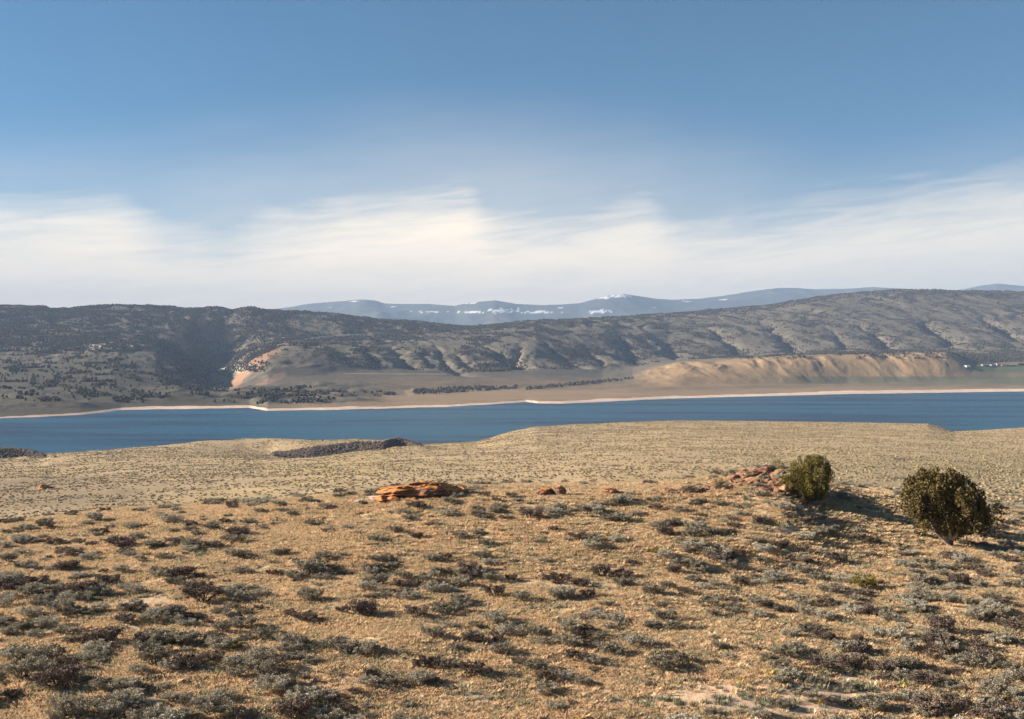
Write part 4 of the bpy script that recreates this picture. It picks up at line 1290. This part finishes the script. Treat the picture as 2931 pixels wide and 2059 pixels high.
juniper(1812, 1122, 114, 102, 3, 'round dense yellow-green juniper beside the reddish rubble', M_JUN, 0.10, 'round', False, 120, leafn=200)
juniper(2130, 1228, 196, 176, 9, 'larger brownish juniper with bare pale lower branches near the right edge', M_JUN_B, 0.21, 'ovate', True, 115, leafn=300)
juniper(1744, 1066, 34, 36, 15, 'small round juniper behind the rubble, left of the round dense juniper', M_JUN, 0.08, 'round', False, 70, dback=64.5, leafn=70)
juniper(1612, 1088, 34, 18, 17, 'tiny yellow-green juniper bush growing among the reddish rubble', M_JUN, 0.08, 'round', False, 50, leafn=60)
juniper(1745, 1112, 34, 26, 19, 'tiny juniper at the foot of the rubble beside the round juniper', M_JUN_B, 0.08, 'round', False, 40, leafn=50) if False else None

# ------------------------------------------------------------------ farm on the far shore
M_CREAM = mat_simple('cream_plaster', [(0.80, 0.72, 0.55), (0.76, 0.68, 0.52)], 1, rnd=0.0)
M_PALE = mat_simple('pale_board', [(0.36, 0.31, 0.27), (0.30, 0.26, 0.23)], 1, rnd=0.1)
M_REDROOF = mat_simple('red_roof', [(0.38, 0.10, 0.08), (0.30, 0.08, 0.07)], 1, rnd=0.2)
M_GREYROOF = mat_simple('grey_roof', [(0.30, 0.28, 0.27), (0.24, 0.22, 0.21)], 1, rnd=0.2)
M_DARKWOOD = mat_simple('dark_board', [(0.07, 0.05, 0.045), (0.05, 0.035, 0.03)], 1, rnd=0.2)


def building(X0, Yb, w, dp, h, rh, wm, rm, name, label, cat, rot=0.1):
    d, ok = raycast(lambda x, y: h_far(x, y), [X0], [Yb], 1800, 4200, 900)
    d = float(d[0]); x = float(pu(X0)) * d; z = float(h_far(np.array([x]), np.array([d]))[0])
    o = bpy.data.objects.new(name, None); COL.objects.link(o); o.location = (x, d, z - 0.5); o.rotation_euler = (0, 0, rot)
    a, b = w / 2, dp / 2
    co = [(-a, -b, 0), (a, -b, 0), (a, b, 0), (-a, b, 0), (-a, -b, h), (a, -b, h), (a, b, h), (-a, b, h), (-a, 0, h + rh), (a, 0, h + rh)]
    link('wall', raw_mesh('wall', co, [(0, 1, 5, 4), (2, 3, 7, 6), (1, 2, 6, 9, 5), (3, 0, 4, 8, 7)]), wm, o)
    e = 0.6; t = 0.25
    rc = []
    for s_ in (-1, 1):
        rc += [(-a - e, s_ * (b + e), h - e * rh / b + 0.02), (a + e, s_ * (b + e), h - e * rh / b + 0.02), (a + e, 0, h + rh + 0.02), (-a - e, 0, h + rh + 0.02),
               (-a - e, s_ * (b + e), h - e * rh / b + t), (a + e, s_ * (b + e), h - e * rh / b + t), (a + e, 0, h + rh + t), (-a - e, 0, h + rh + t)]
    rf = []
    for k in (0, 8):
        rf += [(k, k + 1, k + 2, k + 3), (k + 4, k + 5, k + 6, k + 7), (k, k + 1, k + 5, k + 4), (k + 1, k + 2, k + 6, k + 5), (k + 3, k, k + 4, k + 7)]
    link('roof', raw_mesh('roof', rc, rf), rm, o)
    for s_ in (-0.28, 0.28):
        link('window', raw_mesh('window', [(s_ * w - 0.6, -b - 0.04, 1.2), (s_ * w + 0.6, -b - 0.04, 1.2), (s_ * w + 0.6, -b - 0.04, 2.4), (s_ * w - 0.6, -b - 0.04, 2.4),
                                           (s_ * w - 0.6, -b - 0.10, 1.2), (s_ * w + 0.6, -b - 0.10, 1.2), (s_ * w + 0.6, -b - 0.10, 2.4), (s_ * w - 0.6, -b - 0.10, 2.4)],
                                [(4, 5, 6, 7), (0, 1, 5, 4), (2, 3, 7, 6), (1, 2, 6, 5), (3, 0, 4, 7)]), M_DARKWOOD, o)
    tag(o, label, cat)
    return o


building(2169, 823.5, 17, 9, 4.0, 1.8, M_CREAM, M_CREAM, 'cottage', 'bright cream cottage standing alone left of the green field', 'house', 0.5)
building(2183, 822, 12, 7, 2.6, 1.2, M_DARKWOOD, M_DARKWOOD, 'shed', 'low dark shed just right of the cream cottage', 'shed', 0.1)
building(2208, 820.5, 20, 10, 3.2, 2.0, M_PALE, M_GREYROOF, 'farm_house', 'pale grey roofed farm house first in the row past the cottage', 'house', 0.2)
building(2226, 820.5, 18, 10, 3.0, 2.0, M_PALE, M_GREYROOF, 'barn', 'pale barn between the farm house and the tall red barn', 'barn', 0.3)
building(2239, 819.5, 14, 10, 4.5, 2.6, M_PALE, M_REDROOF, 'barn', 'tall red roofed barn in the farm row', 'barn', 0.1)
building(2254, 820.5, 26, 11, 3.0, 2.2, M_PALE, M_REDROOF, 'barn', 'long low red roofed barn beside the tall one', 'barn', 0.0)
building(2272, 820, 18, 9, 2.8, 1.6, M_PALE, M_GREYROOF, 'shed', 'pale shed between the long red barn and the dark barn', 'shed', -0.1)
building(2289, 819, 18, 11, 4.0, 2.2, M_DARKWOOD, M_DARKWOOD, 'barn', 'dark barn at the right edge of the photo', 'barn', 0.0)

# ------------------------------------------------------------------ air
hz_m = bpy.data.materials.new('haze_air'); hz_m.use_nodes = True
H = NT(hz_m.node_tree)
pvn = H.n('ShaderNodeVolumePrincipled', {'Color': (0.32, 0.43, 0.63), 'Density': 7.0e-5, 'Anisotropy': 0.0})
H.n('ShaderNodeOutputMaterial', {'Volume': pvn.outputs[0]})
x0, x1, y0, y1, z0_, z1 = -20000, 20000, -2500, 20600, -135, 1290
hc = [(x, y, z) for z in (z0_, z1) for y in (y0, y1) for x in (x0, x1)]
hz_o = link('haze', raw_mesh('haze', hc, [(0, 2, 3, 1), (4, 5, 7, 6), (0, 1, 5, 4), (2, 6, 7, 3), (0, 4, 6, 2), (1, 3, 7, 5)]), hz_m)
tag(hz_o, 'thin blue air haze over the far hills', kind='stuff')
sc.cycles.volume_bounces = 0
sc.cycles.max_bounces = 6
sc.cycles.diffuse_bounces = 2
